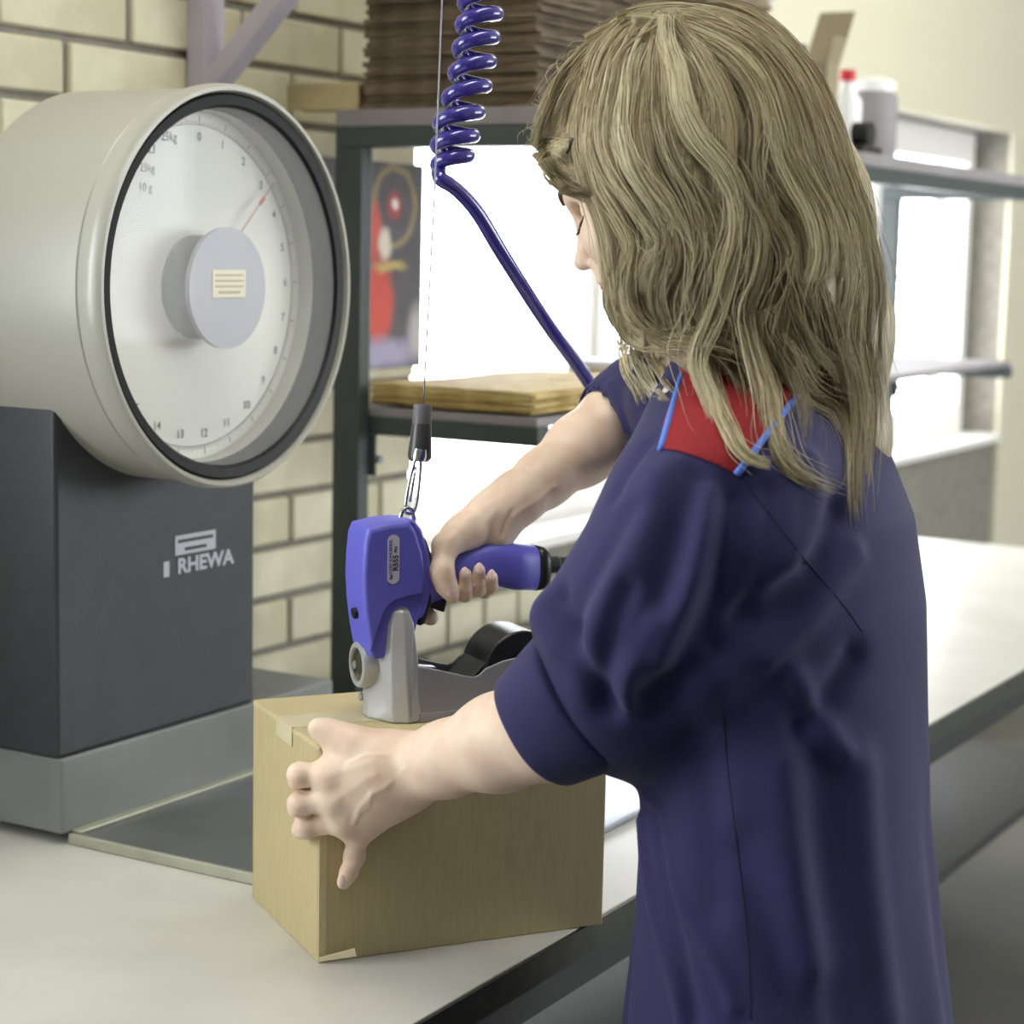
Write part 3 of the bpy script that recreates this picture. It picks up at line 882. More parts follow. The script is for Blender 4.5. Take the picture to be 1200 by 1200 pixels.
# ================================================================ snap hook, grip and wire of the balancer
hk = thing('snap_hook', 'chrome snap hook joining the stapler to the black grip', 'hook', tq(10, 34, 200))
ct, cb_ = tq(19, 34, 256), tq(10, 34, 199)
ax = (ct - cb_); ln = np.linalg.norm(ax); ax /= ln
sd = BA - ax * np.dot(BA, ax); sd /= np.linalg.norm(sd)
loop = []
for t_ in np.linspace(0, 2 * math.pi, 40, endpoint=False):
    c, s_ = math.cos(t_), math.sin(t_)
    w_ = .0052 - .0016 * s_
    loop.append((ct + cb_) / 2 + ax * (ln / 2 * s_) + sd * (w_ * math.copysign(abs(c) ** .5, c)))
tube('hook_ring', loop, .0017, M['chrome'], hk, 10, closed=True)
tube('hook_gate', [(ct + cb_) / 2 + ax * q_ * ln - sd * .001 for q_ in (-.30, .0, .30)], .0013, M['chrome'], hk, 8)
lathe('swivel', tq(19, 34, 254), ax, [(0, -.003), (.0068, -.003), (.0075, .002), (.006, .008), (0, .008)], M['chrome'], hk, 20)
gp = thing('hanger_grip', 'black tapered rubber grip at the end of the hanging wire', 'grip', tq(19, 34, 262))
g0, g1 = dep(491.5, 541, 1.962), dep(495.5, 474, 1.960)
gd = (g1 - g0); gl = np.linalg.norm(gd); gd /= gl
lathe('grip_body', g0, gd, [(0, 0), (.0085, 0), (.0115, .0035), (.0118, .008), (.0098, gl * .6), (.0092, gl * .66), (0, gl * .66)], M['rubber'], gp, 32)
lathe('grip_sleeve', g0, gd, [(0, gl * .66), (.0094, gl * .66), (.0092, gl * .97), (.0085, gl), (0, gl)], mat('grip_sleeve', rgb(96, 96, 100), .5), gp, 32)
wr = tube('hanging_wire', [g1 - gd * .002, dep(497.0, 455, 1.96), dep(509, 230, 1.945), dep(512, 150, 1.94), dep(518, 0, 1.93), dep(524, -190, 1.92)], .0008, M['wire'])
props(wr, 'thin steel wire hanging down to the black grip', 'wire')

# ================================================================ blue coiled air hose
turns = [(-95, 568, 27), (-62, 567, 27), (-33, 566, 27), (-5, 564, 27), (20, 562, 27), (48, 558, 27), (76, 554, 27), (105, 548.5, 27), (136, 538, 29), (163, 532, 29), (186, 531, 24), (206, 514, 14)]
HD = 1.97
cp, rp_, = [], []
T_ = np.array(turns, float)
tt_ = np.arange(len(T_))
HP = []
for s_ in np.linspace(0, len(T_) - 1.55, 420):
    yc = np.interp(s_, tt_, T_[:, 0]); xc = np.interp(s_, tt_, T_[:, 1]); rr = np.interp(s_, tt_, T_[:, 2])
    ph = 2 * math.pi * s_ + 1.0
    c0 = dep(xc, yc, HD)
    k = (rr - 7.5) / FPX * HD
    HP.append(c0 + RT * (k * math.cos(ph)) - FW * (k * math.sin(ph)))
tail = [dep(516, 209, 1.955), dep(535, 222, 1.965), dep(560, 250, 1.985), dep(590, 300, 2.02), dep(640, 378, 2.10), dep(690, 448, 2.19), dep(738, 530, 2.24), dep(748, 620, 2.18), dep(716, 664, 2.06), tq(205, 34, 140), tq(185, 34, 142)]
HP = np.array(HP)
tl2 = spline([HP[-1]] + tail, 14)[1:]
path = np.vstack([HP, tl2])
ho = tube('coiled_hose', path, .0074, M['hose'], sides=14)
props(ho, 'dark blue spiral air hose hanging down and running to the stapler handle', 'hose')
# steel strip lying on the table behind the carton
st = ubox('steel_strip', 1.93, 2.9, -1.044, -1.026, TZ, TZ + .008, M['zinc'], None, .002)
props(st, 'grey steel strip lying along the table beyond the carton', 'strip')

# ================================================================ the person: distance-field modelling tools
class Field:
    def __init__(s, lo, hi, h):
        s.lo = np.asarray(lo, float); s.h = h
        s.n = np.ceil((np.asarray(hi) - s.lo) / h).astype(int) + 1
        s.f = np.full(s.n, 0.5, np.float32)
    def op(s, fn, lo, hi, k=0.01, mode='u'):
        pad = k + 4 * s.h
        i0 = np.maximum(np.floor((np.asarray(lo) - pad - s.lo) / s.h).astype(int), 0)
        i1 = np.minimum(np.ceil((np.asarray(hi) + pad - s.lo) / s.h).astype(int) + 1, s.n)
        if (i1 <= i0).any(): return s
        ax = [(s.lo[i] + s.h * np.arange(i0[i], i1[i])).astype(np.float32) for i in range(3)]
        X, Y, Z = ax[0][:, None, None], ax[1][None, :, None], ax[2][None, None, :]
        d = fn(X, Y, Z).astype(np.float32)
        sl = tuple(slice(i0[i], i1[i]) for i in range(3))
        a = s.f[sl]
        if mode == 'u':
            hh = np.maximum(k - np.abs(a - d), 0) / max(k, 1e-6)
            s.f[sl] = np.minimum(a, d) - hh * hh * k * 0.25
        else:
            d = -d
            hh = np.maximum(k - np.abs(a - d), 0) / max(k, 1e-6)
            s.f[sl] = np.maximum(a, d) + hh * hh * k * 0.25
        return s
    def cone(s, a, b, ra, rb, k=0.01, mode='u'):
        a = np.asarray(a, float); b = np.asarray(b, float); ba = b - a; L2 = float(ba @ ba) + 1e-12
        def fn(X, Y, Z):
            x, y, z = X - a[0], Y - a[1], Z - a[2]
            t = np.clip((x * ba[0] + y * ba[1] + z * ba[2]) / L2, 0, 1)
            return np.sqrt((x - t * ba[0]) ** 2 + (y - t * ba[1]) ** 2 + (z - t * ba[2]) ** 2) - (ra + (rb - ra) * t)
        r = max(ra, rb)
        return s.op(fn, np.minimum(a, b) - r, np.maximum(a, b) + r, k, mode)
    def chain(s, pts, rs, k=0.01, mode='u'):
        for i in range(len(pts) - 1):
            s.cone(pts[i], pts[i + 1], rs[i], rs[i + 1], k, mode)
        return s
    def ell(s, c, A, r, k=0.01, mode='u'):
        c = np.asarray(c, float); A = np.asarray(A, float); r = np.asarray(r, float)
        def fn(X, Y, Z):
            x, y, z = X - c[0], Y - c[1], Z - c[2]
            q = [(x * A[i][0] + y * A[i][1] + z * A[i][2]) for i in range(3)]
            k0 = np.sqrt(sum((q[i] / r[i]) ** 2 for i in range(3)))
            k1 = np.sqrt(sum((q[i] / r[i] ** 2) ** 2 for i in range(3))) + 1e-9
            return k0 * (k0 - 1) / k1
        e = np.sqrt(sum((np.abs(A[i]) * r[i]) ** 2 for i in range(3)))
        return s.op(fn, c - e, c + e, k, mode)
    def mesh(s):
        f = s.f
        ins = f < 0
        c = np.zeros(tuple(s.n - 1), np.int8)
        for i in (0, 1):
            for j in (0, 1):
                for k in (0, 1):
                    c += ins[i:s.n[0] - 1 + i, j:s.n[1] - 1 + j, k:s.n[2] - 1 + k]
        act = np.nonzero((c > 0) & (c < 8))
        m_ = len(act[0])
        idx = np.full(tuple(s.n - 1), -1, np.int32)
        idx[act] = np.arange(m_)
        acc = np.zeros((m_, 3)); cnt = np.zeros(m_)
        val = {}
        for i in (0, 1):
            for j in (0, 1):
                for k in (0, 1):
                    val[i, j, k] = f[act[0] + i, act[1] + j, act[2] + k]
        for a in val:
            for d in range(3):
                if a[d] == 0:
                    b = list(a); b[d] = 1; b = tuple(b)
                    va, vb = val[a], val[b]
                    w = (va < 0) != (vb < 0)
                    t = np.where(w, va / np.where(w, va - vb, 1), 0)
                    p = np.zeros((m_, 3)); p[:] = a; p[:, d] += t
                    acc[w] += p[w]; cnt[w] += 1
        V = s.lo + s.h * (np.stack(act, 1) + acc / cnt[:, None])
        Fq = []
        for d in range(3):
            e1, e2 = (d + 1) % 3, (d + 2) % 3
            sa = [slice(None)] * 3; sb = [slice(None)] * 3
            sa[d] = slice(0, s.n[d] - 1); sb[d] = slice(1, s.n[d])
            A_, B_ = ins[tuple(sa)], ins[tuple(sb)]
            e = np.stack(np.nonzero(A_ != B_), 1)
            ok = (e[:, e1] > 0) & (e[:, e2] > 0) & (e[:, e1] < s.n[e1] - 1) & (e[:, e2] < s.n[e2] - 1)
            e = e[ok]
            flip = B_[tuple(e.T)]
            q = []
            for o1, o2 in ((1, 1), (0, 1), (0, 0), (1, 0)):
                g = e.copy(); g[:, e1] -= o1; g[:, e2] -= o2
                q.append(idx[tuple(g.T)])
            q = np.stack(q, 1)
            q[flip] = q[flip][:, ::-1]
            Fq.append(q)
        return V, np.vstack(Fq)

def vnormals(V, F):
    n = np.cross(V[F[:, 2]] - V[F[:, 0]], V[F[:, 3]] - V[F[:, 1]])
    N = np.zeros_like(V)
    for i in range(4):
        np.add.at(N, F[:, i], n)
    return N / (np.linalg.norm(N, axis=1)[:, None] + 1e-12)

def smooth_mesh(V, F, it, w=0.5):
    E = np.vstack([F[:, [i, (i + 1) % 4]] for i in range(4)])
    deg = np.bincount(E[:, 0], minlength=len(V)) + np.bincount(E[:, 1], minlength=len(V))
    for _ in range(it):
        S = np.zeros_like(V)
        np.add.at(S, E[:, 0], V[E[:, 1]]); np.add.at(S, E[:, 1], V[E[:, 0]])
        V = V + w * (S / deg[:, None] - V)
    return V

def polydist(V, P):
    D = np.full(len(V), 9.0)
    for a, b in zip(P[:-1], P[1:]):
        ba = b - a
        t = np.clip((V - a) @ ba / (ba @ ba + 1e-12), 0, 1)
        D = np.minimum(D, np.linalg.norm(V - a - t[:, None] * ba, axis=1))
    return D

def bvh_of(V, F):
    return BVHTree.FromPolygons([Vector(v) for v in V], [tuple(int(i) for i in f) for f in F])

def hit(bv, x, y, back=0.0):
    d = Vector(ray(x, y)); L = d.length
    r_ = bv.ray_cast(Vector(CAM), d / L, 5.0)
    if r_[0] is None:
        return None
    return np.array(r_[0]) - ray(x, y) / L * back

# ---------------------------------------------------------------- skin, cloth, hair materials
M['skin'] = mat('skin', rgb(230, 209, 188), 0.48, var=0.5, vscale=45, col2=rgb(224, 194, 172), sss=0.15, bump=0.05, bscale=600, spec=0.4)
M['nail'] = mat('fingernail', rgb(240, 212, 202), 0.22)
M['lip'] = mat('lip', rgb(190, 110, 104), 0.4)
M['brow'] = mat('eyebrow_hair', rgb(92, 70, 54), 0.7)
M['lash'] = mat('eyelash', rgb(30, 26, 26), 0.7)
M['navy'] = mat('navy_cotton', rgb(35, 33, 84), 0.85, var=0.12, vscale=12, bump=0.25, bscale=500, sheen=0.1)
M['redcloth'] = mat('red_cotton', rgb(142, 24, 34), 0.85, bump=0.25, bscale=500)
M['piping'] = mat('blue_piping', rgb(96, 132, 226), 0.7)
M['trouser'] = mat('dark_trousers', rgb(48, 48, 58), 0.9)
M['shoe'] = mat('black_shoe', rgb(30, 30, 30), 0.5)
M['pearl'] = mat('pearl_button', rgb(220, 220, 215), 0.2)

def person_floor():
    p = dep(925, 1150, 1.78)
    return (p[0], p[1], 0)
per = thing('person', 'person with long wavy blond hair in navy smock with red yoke, stapling the box', 'person', person_floor())

FDIR = np.array([-0.95, 0.31, 0.0]); FDIR /= np.linalg.norm(FDIR)
LDIR = np.array([-FDIR[1], FDIR[0], 0.0])

def hp(x, y, off):
    """point seen at pixel x, y lying off metres in front of the carton's long face"""
    return onplane(x, y, A0 - IN * off, IN)

def tp(x, y, d):
    return onplane(x, y, tq(0, d, 0), IN)

parts_V, parts_F = [], []
def keep(V, F):
    k = sum(len(v) for v in parts_V)
    parts_V.append(V); parts_F.append(F + k)

# ---------------------------------------------------------------- left arm and the hand on the carton
SL = dep(845, 580, 1.69)
EL = dep(690, 838, 1.69)
WL = hp(470, 906, .034)
lo = np.array([-0.245, 1.60, 0.80]); hi = np.array([0.20, 1.93, 1.10])
fd = Field(lo, hi, 0.0018)
fd.chain([EL + (SL - EL) * .45, EL], [.036, .040], .02)
fa = lambda t_: EL + (WL - EL) * t_
fd.chain([EL, fa(.18), fa(.45), fa(.75), fa(.93), WL], [.042, .0435, .040, .031, .0265, .026], .02)
# palm: four metacarpal rays and the thumb base
K = {'i': hp(384, 908, .020), 'm': hp(390, 937, .023), 'r': hp(401, 961, .022), 'p': hp(419, 975, .018)}
Wr = {'i': hp(440, 893, .030), 'm': hp(443, 906, .033), 'r': hp(447, 918, .032), 'p': hp(452, 928, .028)}
for q_ in 'imrp':
    fd.chain([WL, Wr[q_], K[q_]], [.024, .0195, .0125 if q_ != 'p' else .0115], .024)
fd.cone(hp(425, 900, .018), hp(418, 950, .016), .016, .015, .02)
fd.cone(hp(405, 905, .016), hp(425, 960, .014), .014, .012, .02)
# knuckles
for q_ in 'imr':
    fd.ell(K[q_] + BT * .004, np.eye(3), (.0092, .0092, .0092), .012)
# fingers hooked round the box edge: MCP, PIP, DIP, tip
fd.chain([K['i'], hp(352, 908, .008), hp(350, 914, -.018), hp(356, 920, -.030)], [.0118, .0100, .0088, .0078], .006)
fd.chain([K['m'], hp(352, 942, .008), hp(349, 947, -.020), hp(355, 951, -.033)], [.0120, .0102, .0090, .0078], .004)
fd.chain([K['r'], hp(359, 969, .006), hp(353, 972, -.016), hp(357, 975, -.028)], [.0115, .0098, .0085, .0075], .004)
for q_, (x, y) in (('i', (350, 908)), ('m', (350, 942)), ('r', (357, 969))):
    fd.ell(hp(x, y, .0085), np.eye(3), (.0100, .0100, .0098), .006)
# little finger stretched down along the face
fd.chain([K['p'], hp(416, 1003, .012), hp(409, 1022, .009), hp(403, 1034, .0075)], [.0112, .0088, .0080, .0068], .005)
fd.ell(hp(415, 1004, .0125), np.eye(3), (.0094, .0094, .010), .004)
# thumb along the top edge
fd.chain([hp(450, 885, .030), hp(415, 871, .022), hp(396, 862, .012), hp(380, 856, .004), hp(371, 853, .002)], [.019, .0135, .0102, .0090, .0074], .012)
fd.cone(hp(405, 880, .012), hp(392, 895, .008), .011, .008, .02)
V, F = fd.mesh()
V = smooth_mesh(V, F, 2, .5)
N_ = vnormals(V, F)
def stroke(V, N_, pts, r, amt):
    d = polydist(V, np.asarray(pts))
    return V + N_ * (amt * np.exp(-(d / r) ** 2))[:, None]
bv = bvh_of(V, F)
def st2(px, r, amt):
    global V, N_
    P = [hit(bv, x, y) for x, y in px]
    P = [p for p in P if p is not None]
    if len(P) > 1:
        V = stroke(V, N_, P, r, amt)
# tendons, veins, creases
st2([(438, 892), (415, 898), (388, 908)], .004, .0006)
st2([(440, 908), (420, 920), (394, 937)], .004, .0006)
st2([(442, 922), (428, 940), (405, 960)], .004, .0005)
st2([(475, 900), (450, 925), (436, 930), (420, 950), (415, 965)], .0022, .0011)
st2([(436, 930), (432, 945), (420, 955)], .002, .0009)
st2([(455, 885), (430, 885), (408, 895)], .002, .0007)
st2([(413, 1003), (422, 1004)], .0012, -.0006); st2([(412, 1006), (421, 1007)], .0012, -.0006)
st2([(408, 1021), (416, 1023)], .0012, -.0006)
st2([(352, 928), (362, 930)], .002, -.0012); st2([(352, 957), (366, 958)], .002, -.0012)
keep(V, F)
nails = []
nails.append((hp(402, 1033, .0136), (hp(401, 1041, .0115) - hp(405, 1026, .013)), BT, .0050, .0072))

# ---------------------------------------------------------------- right arm and the hand on the handle
NB = dep(880, 425, 1.80)
SR = NB - LDIR * .165 + FDIR * .07 + AZ * -.045
ER = dep(752, 474, 2.12)
WR = tp(606, 584, 48)
lo = np.array([-0.10, 1.84, 0.98]); hi = np.array([0.20, 2.20, 1.36])
fd = Field(lo, hi, 0.0018)
fr = lambda t_: ER + (WR - ER) * t_
fd.chain([ER + (SR - ER) * .5, ER], [.042, .038], .02)
fd.chain([ER, fr(.2), fr(.5), fr(.8), WR], [.0385, .0385, .034, .0265, .0240], .02)
# palm over the handle
PC = tp(552, 622, 42)
fd.chain([WR, tp(578, 604, 46), tp(544, 627, 46), tp(521, 641, 44)], [.024, .0225, .0185, .0130], .014)
fd.chain([WR, tp(570, 615, 56), tp(545, 640, 62)], [.023, .020, .016], .014)
fd.chain([tp(590, 606, 44), tp(585, 622, 40), tp(583, 631, 34)], [.018, .0145, .0105], .012)
# thumb: down along the near side
fd.chain([tp(548, 622, 34), tp(522, 640, 24), tp(518, 668, 12), tp(523, 686, 9), tp(530, 698, 8.5)], [.016, .0122, .0100, .0094, .0074], .008)
fd.ell(tp(518, 673, 10.5), np.eye(3), (.0103, .0100, .0108), .006)
# fingers: far side, below the handle, tips up on the near side
for (x, yb, yt, r_, fx) in ((545, 694, 673, .0071, 538), (561, 688, 668, .0069, 552), (576, 684, 676, .0064, 566)):
    fd.chain([tp(fx - 6, 640, 62), tp(fx - 2, 668, 66), tp(fx + 2, 692, 48), tp(x, yb + 3, 22), tp(x, yb - 4, 11.0), tp(x + .5, yt, 9.5)],
             [.011, .0095, .0085, r_ * 1.08, r_, r_ * .9], .0012)
# forefinger on the trigger from the far side
fd.chain([tp(524, 640, 62), tp(505, 672, 66), tp(494, 704, 58), tp(496, 718, 46), tp(505, 724, 38)], [.012, .0105, .0095, .009, .0078], .005)
V, F = fd.mesh()
V = smooth_mesh(V, F, 2, .5)
N_ = vnormals(V, F)
bv = bvh_of(V, F)
st2([(600, 600), (592, 615), (588, 628)], .0025, -.0010)
st2([(580, 598), (570, 612), (566, 632)], .004, .0010)
st2([(650, 570), (620, 592), (604, 604)], .003, .0012)
st2([(575, 590), (545, 610), (528, 632)], .005, .0010)
st2([(512, 690), (532, 682)], .0013, -.0006); st2([(510, 674), (527, 668)], .0013, -.0005)
keep(V, F)
for (x, y) in ((545, 671), (562, 666), (576.5, 674)):
    nails.append((tp(x, y, 1.9), tp(x, y - 6, 5) - tp(x, y + 6, 2.8), -IN, .0043, .0056))
nails.append((tp(528.5, 694, -.4), tp(532, 704, 2) - tp(524, 684, 0), -IN + BA * -.15, .0056, .0070))

# ---------------------------------------------------------------- head and neck
HA = math.radians(29)
f0 = np.array([-0.955, 0.296, 0]); f0 /= np.linalg.norm(f0)
HF = f0 * math.cos(HA) - AZ * math.sin(HA)
HU = f0 * math.sin(HA) + AZ * math.cos(HA)
HL = np.cross(HU, HF)
HC = dep(786, 190, 1.80)
def hq(f_, l_, u_):
    return HC + HF * f_ + HL * l_ + HU * u_
AX = np.array([HF, HL, HU])
lo = HC - .17; hi = HC + .15; lo[2] -= .08; hi[0] += .06
fd = Field(lo, hi, 0.002)
fd.ell(hq(-.008, 0, .018), AX, (.096, .076, .088), .01)
fd.ell(hq(.046, 0, -.040), AX, (.052, .062, .076), .03)
fd.ell(hq(.060, 0, .016), AX, (.036, .056, .040), .025)          # forehead
for s_ in (-1, 1):
    fd.cone(hq(-.01, s_ * .056, -.055), hq(.062, s_ * .018, -.106), .016, .015, .025)   # jaw
    fd.ell(hq(.074, s_ * .037, -.036), AX, (.021, .023, .022), .020)                    # cheek
    fd.ell(hq(.084, s_ * .030, -.006), AX, (.012, .017, .012), .012, 's')               # socket
    fd.ell(hq(.074, s_ * .031, -.008), AX, (.0135, .0145, .0125), .003)                 # lid over the eye
    fd.cone(hq(.090, s_ * .012, .010), hq(.080, s_ * .042, .012), .006, .005, .010)     # brow
    fd.ell(hq(.098, s_ * .011, -.047), AX, (.0085, .0055, .0055), .005)                  # nostril wing
    fd.ell(hq(-.012, s_ * .076, -.020), AX, (.017, .008, .030), .006)                   # ear
fd.cone(hq(.090, 0, .000), hq(.112, 0, -.040), .0055, .0068, .010)                       # nose
fd.ell(hq(.113, 0, -.041), AX, (.0075, .0078, .0070), .006)
fd.ell(hq(.102, .0055, -.0515), AX, (.005, .003, .003), .002, 's')
fd.ell(hq(.094, 0, -.062), AX, (.014, .024, .013), .012)
fd.cone(hq(.102, -.017, -.066), hq(.102, .017, -.066), .0045, .0045, .004)
fd.cone(hq(.099, -.015, -.077), hq(.099, .015, -.077), .005, .005, .004)
fd.ell(hq(.074, 0, -.103), AX, (.019, .022, .016), .014)
fd.cone(hq(-.030, 0, -.050), NB + AZ * .0, .052, .056, .03)
V, F = fd.mesh()
V = smooth_mesh(V, F, 2, .5)
headV, headF = V, F
keep(V, F)
# trunk inside the smock
fd = Field(np.array([.0, 1.5, .55]), np.array([.50, 2.25, 1.42]), .008)
PEL = dep(925, 1150, 1.78)
fd.chain([NB, dep(915, 650, 1.79), dep(920, 900, 1.78), PEL], [.045, .08, .07, .09], .05)
for s_, S_ in ((1, SL), (-1, SR)):
    fd.cone(NB - AZ * .06, S_, .04, .036, .05)
fd.cone(SL, SL + (EL - SL) * .55, .035, .036, .03)
fd.cone(SR, SR + (ER - SR) * .6, .048, .042, .03)
V, F = fd.mesh()
keep(V, F)
body = mesh('body', np.vstack(parts_V), np.vstack(parts_F), M['skin'], per, smooth=True)

def plate(name, c, up, nrm, w, h, m, parent):
    up = up / np.linalg.norm(up); nrm = nrm - up * np.dot(nrm, up); nrm /= np.linalg.norm(nrm)
    sd_ = np.cross(up, nrm)
    V, F = [], []
    for i in range(6):
        a_ = i / 5 * math.pi / 2
        for j in range(16):
            b_ = 2 * math.pi * j / 16
            V.append(c + sd_ * (w * math.sin(a_) * math.cos(b_)) + up * (h * math.sin(a_) * math.sin(b_)) + nrm * (.0016 * math.cos(a_) - .0012 * math.cos(b_) ** 2 * math.sin(a_) ** 2))
    for i in range(5):
        for j in range(16):
            k = (j + 1) % 16
            F.append((i * 16 + j, i * 16 + k, (i + 1) * 16 + k, (i + 1) * 16 + j))
    return mesh(name, V, F, m, parent, smooth=True)
for c, up_, nr, w_, h_ in nails:
    plate('fingernail', np.asarray(c), np.asarray(up_), np.asarray(nr), w_, h_, M['nail'], body)
# brows, lashes, lips
hb = bvh_of(headV, headF)
def onhead(f_, l_, u_, off=0.0):
    p = hq(f_, l_, u_)
    r_ = hb.find_nearest(Vector(p))
    return np.array(r_[0]) + np.array(r_[1]) * off
for s_ in (-1, 1):
    Pb = [onhead(.094, s_ * .010, .012, .001), onhead(.094, s_ * .022, .017, .001), onhead(.088, s_ * .034, .018, .001), onhead(.076, s_ * .046, .014, .001)]
    tube('eyebrow', spline(Pb, 5), np.interp(np.linspace(0, 1, 16), [0, .3, 1], [.0026, .0030, .0012]), M['brow'], body, 8)
    Pl = [onhead(.086, s_ * .018, -.014, .0012), onhead(.092, s_ * .028, -.018, .0014), onhead(.090, s_ * .038, -.017, .0014), onhead(.082, s_ * .046, -.012, .0012)]
    Pl = spline(Pl, 6)
    tube('lash_line', Pl, .0014, M['lash'], body, 6)
    for i in range(0, len(Pl), 2):
        q0 = Pl[i]
        dd = (HF * .75 - HU * .55 + HL * s_ * (.35 * (i / len(Pl) - .2)))
        tube('eyelash', [q0, q0 + dd * .006, q0 + dd * .010 + HU * .0012], [.0009, .0007, .0003], M['lash'], body, 5)
tube('lower_lip', spline([onhead(.094, -.017, -.078, 0), onhead(.1, 0, -.078, .0), onhead(.094, .017, -.078, 0)], 6), .0042, M['lip'], body, 8)
tube('upper_lip', spline([onhead(.094, -.018, -.067, 0), onhead(.1, 0, -.066, .0), onhead(.094, .018, -.067, 0)], 6), .0036, M['lip'], body, 8)

# ---------------------------------------------------------------- the smock
rows = [(418, 876, 1.80, .062, .072), (450, 882, 1.80, .074, .100), (480, 888, 1.798, .092, .135), (530, 897, 1.795, .110, .158), (600, 908, 1.79, .122, .172), (700, 916, 1.788, .126, .180),
        (820, 919, 1.785, .124, .180), (950, 920, 1.78, .124, .182), (1080, 923, 1.78, .132, .192), (1200, 926, 1.775, .142, .202), (1350, 930, 1.77, .152, .212), (1520, 935, 1.77, .160, .220)]
RC = np.array([dep(x, y, d) for y, x, d, _, _ in rows])
order = np.argsort(RC[:, 2])
zz = RC[order, 2]; xx = RC[order, 0]; yy = RC[order, 1]
ra = np.array([r_[3] for r_ in rows])[order]; rb_ = np.array([r_[4] for r_ in rows])[order]
fd = Field(np.array([-.02, 1.40, zz[0] - .03]), np.array([.56, 2.34, 1.46]), .0042)
def torso(X, Y, Z):
    z = np.clip(Z, zz[0], zz[-1]).ravel()
    cx, cy = np.interp(z, zz, xx), np.interp(z, zz, yy)
    a, b = np.interp(z, zz, ra), np.interp(z, zz, rb_)
    x, y = X - cx[None, None, :], Y - cy[None, None, :]
    p = (x * FDIR[0] + y * FDIR[1]); q = (x * LDIR[0] + y * LDIR[1])
    th = np.arctan2(q, p)
    zn = (z[None, None, :] - 1.0)
    fold = .004 * np.sin(7 * th + 9 * zn) * np.clip(-(zn - .1) * 2.2, 0, 1) + .003 * np.sin(12 * th - 5 * zn + 1) * np.clip(-(zn) * 2.5, 0, 1)
    k0 = np.sqrt((p / a) ** 2 + (q / b) ** 2)
    k1 = np.sqrt((p / a ** 2) ** 2 + (q / b ** 2) ** 2) + 1e-6
    d = k0 * (k0 - 1) / k1 + fold
    return np.maximum(d, np.maximum(Z - zz[-1], zz[0] - Z))
fd.op(torso, (-.02, 1.40, zz[0]), (.56, 2.34, zz[-1]), .0)
# sleeves
ml = lambda t_: SL + (EL - SL) * t_
fd.chain([NB + LDIR * .06 - AZ * .045, SL + AZ * .0], [.055, .074], .06)
fd.chain([SL, dep(820, 640, 1.66), dep(770, 735, 1.66), dep(716, 802, 1.675)], [.070, .076, .075, .060], .05)
fd.cone(dep(735, 705, 1.66), dep(652, 722, 1.665), .042, .016, .04)
fd.cone(dep(790, 720, 1.70), dep(740, 820, 1.70), .060, .055, .05)
fd.chain([NB - LDIR * .06 - AZ * .045, SR], [.058, .075], .05)
fd.chain([SR, ER + (SR - ER) * .1, ER + (WR - ER) * .17], [.074, .050, .047], .03)
# hollow right cuff
fd.cone(ER + (WR - ER) * .10, ER + (WR - ER) * .45, .043, .041, .002, 's')
V, F = fd.mesh()
V = smooth_mesh(V, F, 3, .5)
smV, smF = V, F
bv = bvh_of(V, F)
N_ = vnormals(V, F)
# folds, sculpted along lines on the cloth
FOLDS = [
    ([(858, 580), (856, 640), (846, 700), (812, 765), (776, 826)], .022, -.020),
    ([(812, 560), (796, 620), (778, 690), (748, 760)], .016, -.009),
    ([(836, 575), (826, 640), (806, 710), (776, 780)], .014, .009),
    ([(772, 560), (742, 630), (712, 700), (690, 770)], .020, .008),
    ([(745, 600), (705, 670), (672, 735)], .012, -.006),
    ([(655, 700), (672, 745), (690, 790), (705, 830)], .011, -.010),
    ([(735, 690), (715, 750), (708, 810), (720, 835)], .010, -.008),
    ([(765, 730), (742, 780), (735, 830)], .010, .007),
    ([(640, 680), (634, 720), (650, 755)], .016, .007),
    ([(985, 600), (930, 690), (880, 730), (850, 760)], .016, -.012),
    ([(1000, 650), (950, 720), (900, 770)], .014, .008),
    ([(1000, 770), (960, 830), (940, 850)], .014, -.010),
    ([(930, 790), (965, 850), (985, 880)], .012, .008),
    ([(760, 930), (790, 1040), (840, 1130), (860, 1180)], .008, .006),
    ([(752, 960), (765, 1060), (790, 1150), (800, 1200)], .006, .006),
    ([(770, 960), (790, 1080), (815, 1190)], .008, -.006),
    ([(815, 860), (830, 960), (835, 1060)], .018, -.006),
    ([(870, 1000), (905, 1100), (935, 1200)], .020, -.008),
    ([(960, 900), (965, 1040), (985, 1200)], .020, -.008),
    ([(920, 900), (935, 1010), (960, 1130)], .018, .007),
    ([(1010, 900), (1020, 1040), (1040, 1190)], .018, .008),
    ([(905, 575), (900, 660), (880, 720)], .012, -.007),
    ([(950, 540), (955, 600), (935, 660)], .014, .006),
    ([(760, 520), (742, 545), (722, 580)], .008, -.004),
    ([(700, 470), (715, 500), (722, 520)], .006, -.005), ([(715, 450), (728, 480), (735, 505)], .006, .004),
]
V0 = V.copy()
for px, r_, am in FOLDS:
    P = [hit(bv, x, y) for x, y in px]
    P = [p for p in P if p is not None]
    if len(P) > 1:
        d = polydist(V0, spline(np.array(P), 4))
        V = V + N_ * (am * np.exp(-(d / r_) ** 2))[:, None]
V = smooth_mesh(V, F, 1, .5)
smV = V
smock = mesh('work_smock', V, F, M['navy'], per, smooth=True)
smock['label'] = 'navy cotton work smock'
sb = bvh_of(smV, smF)
smN = vnormals(smV, smF)

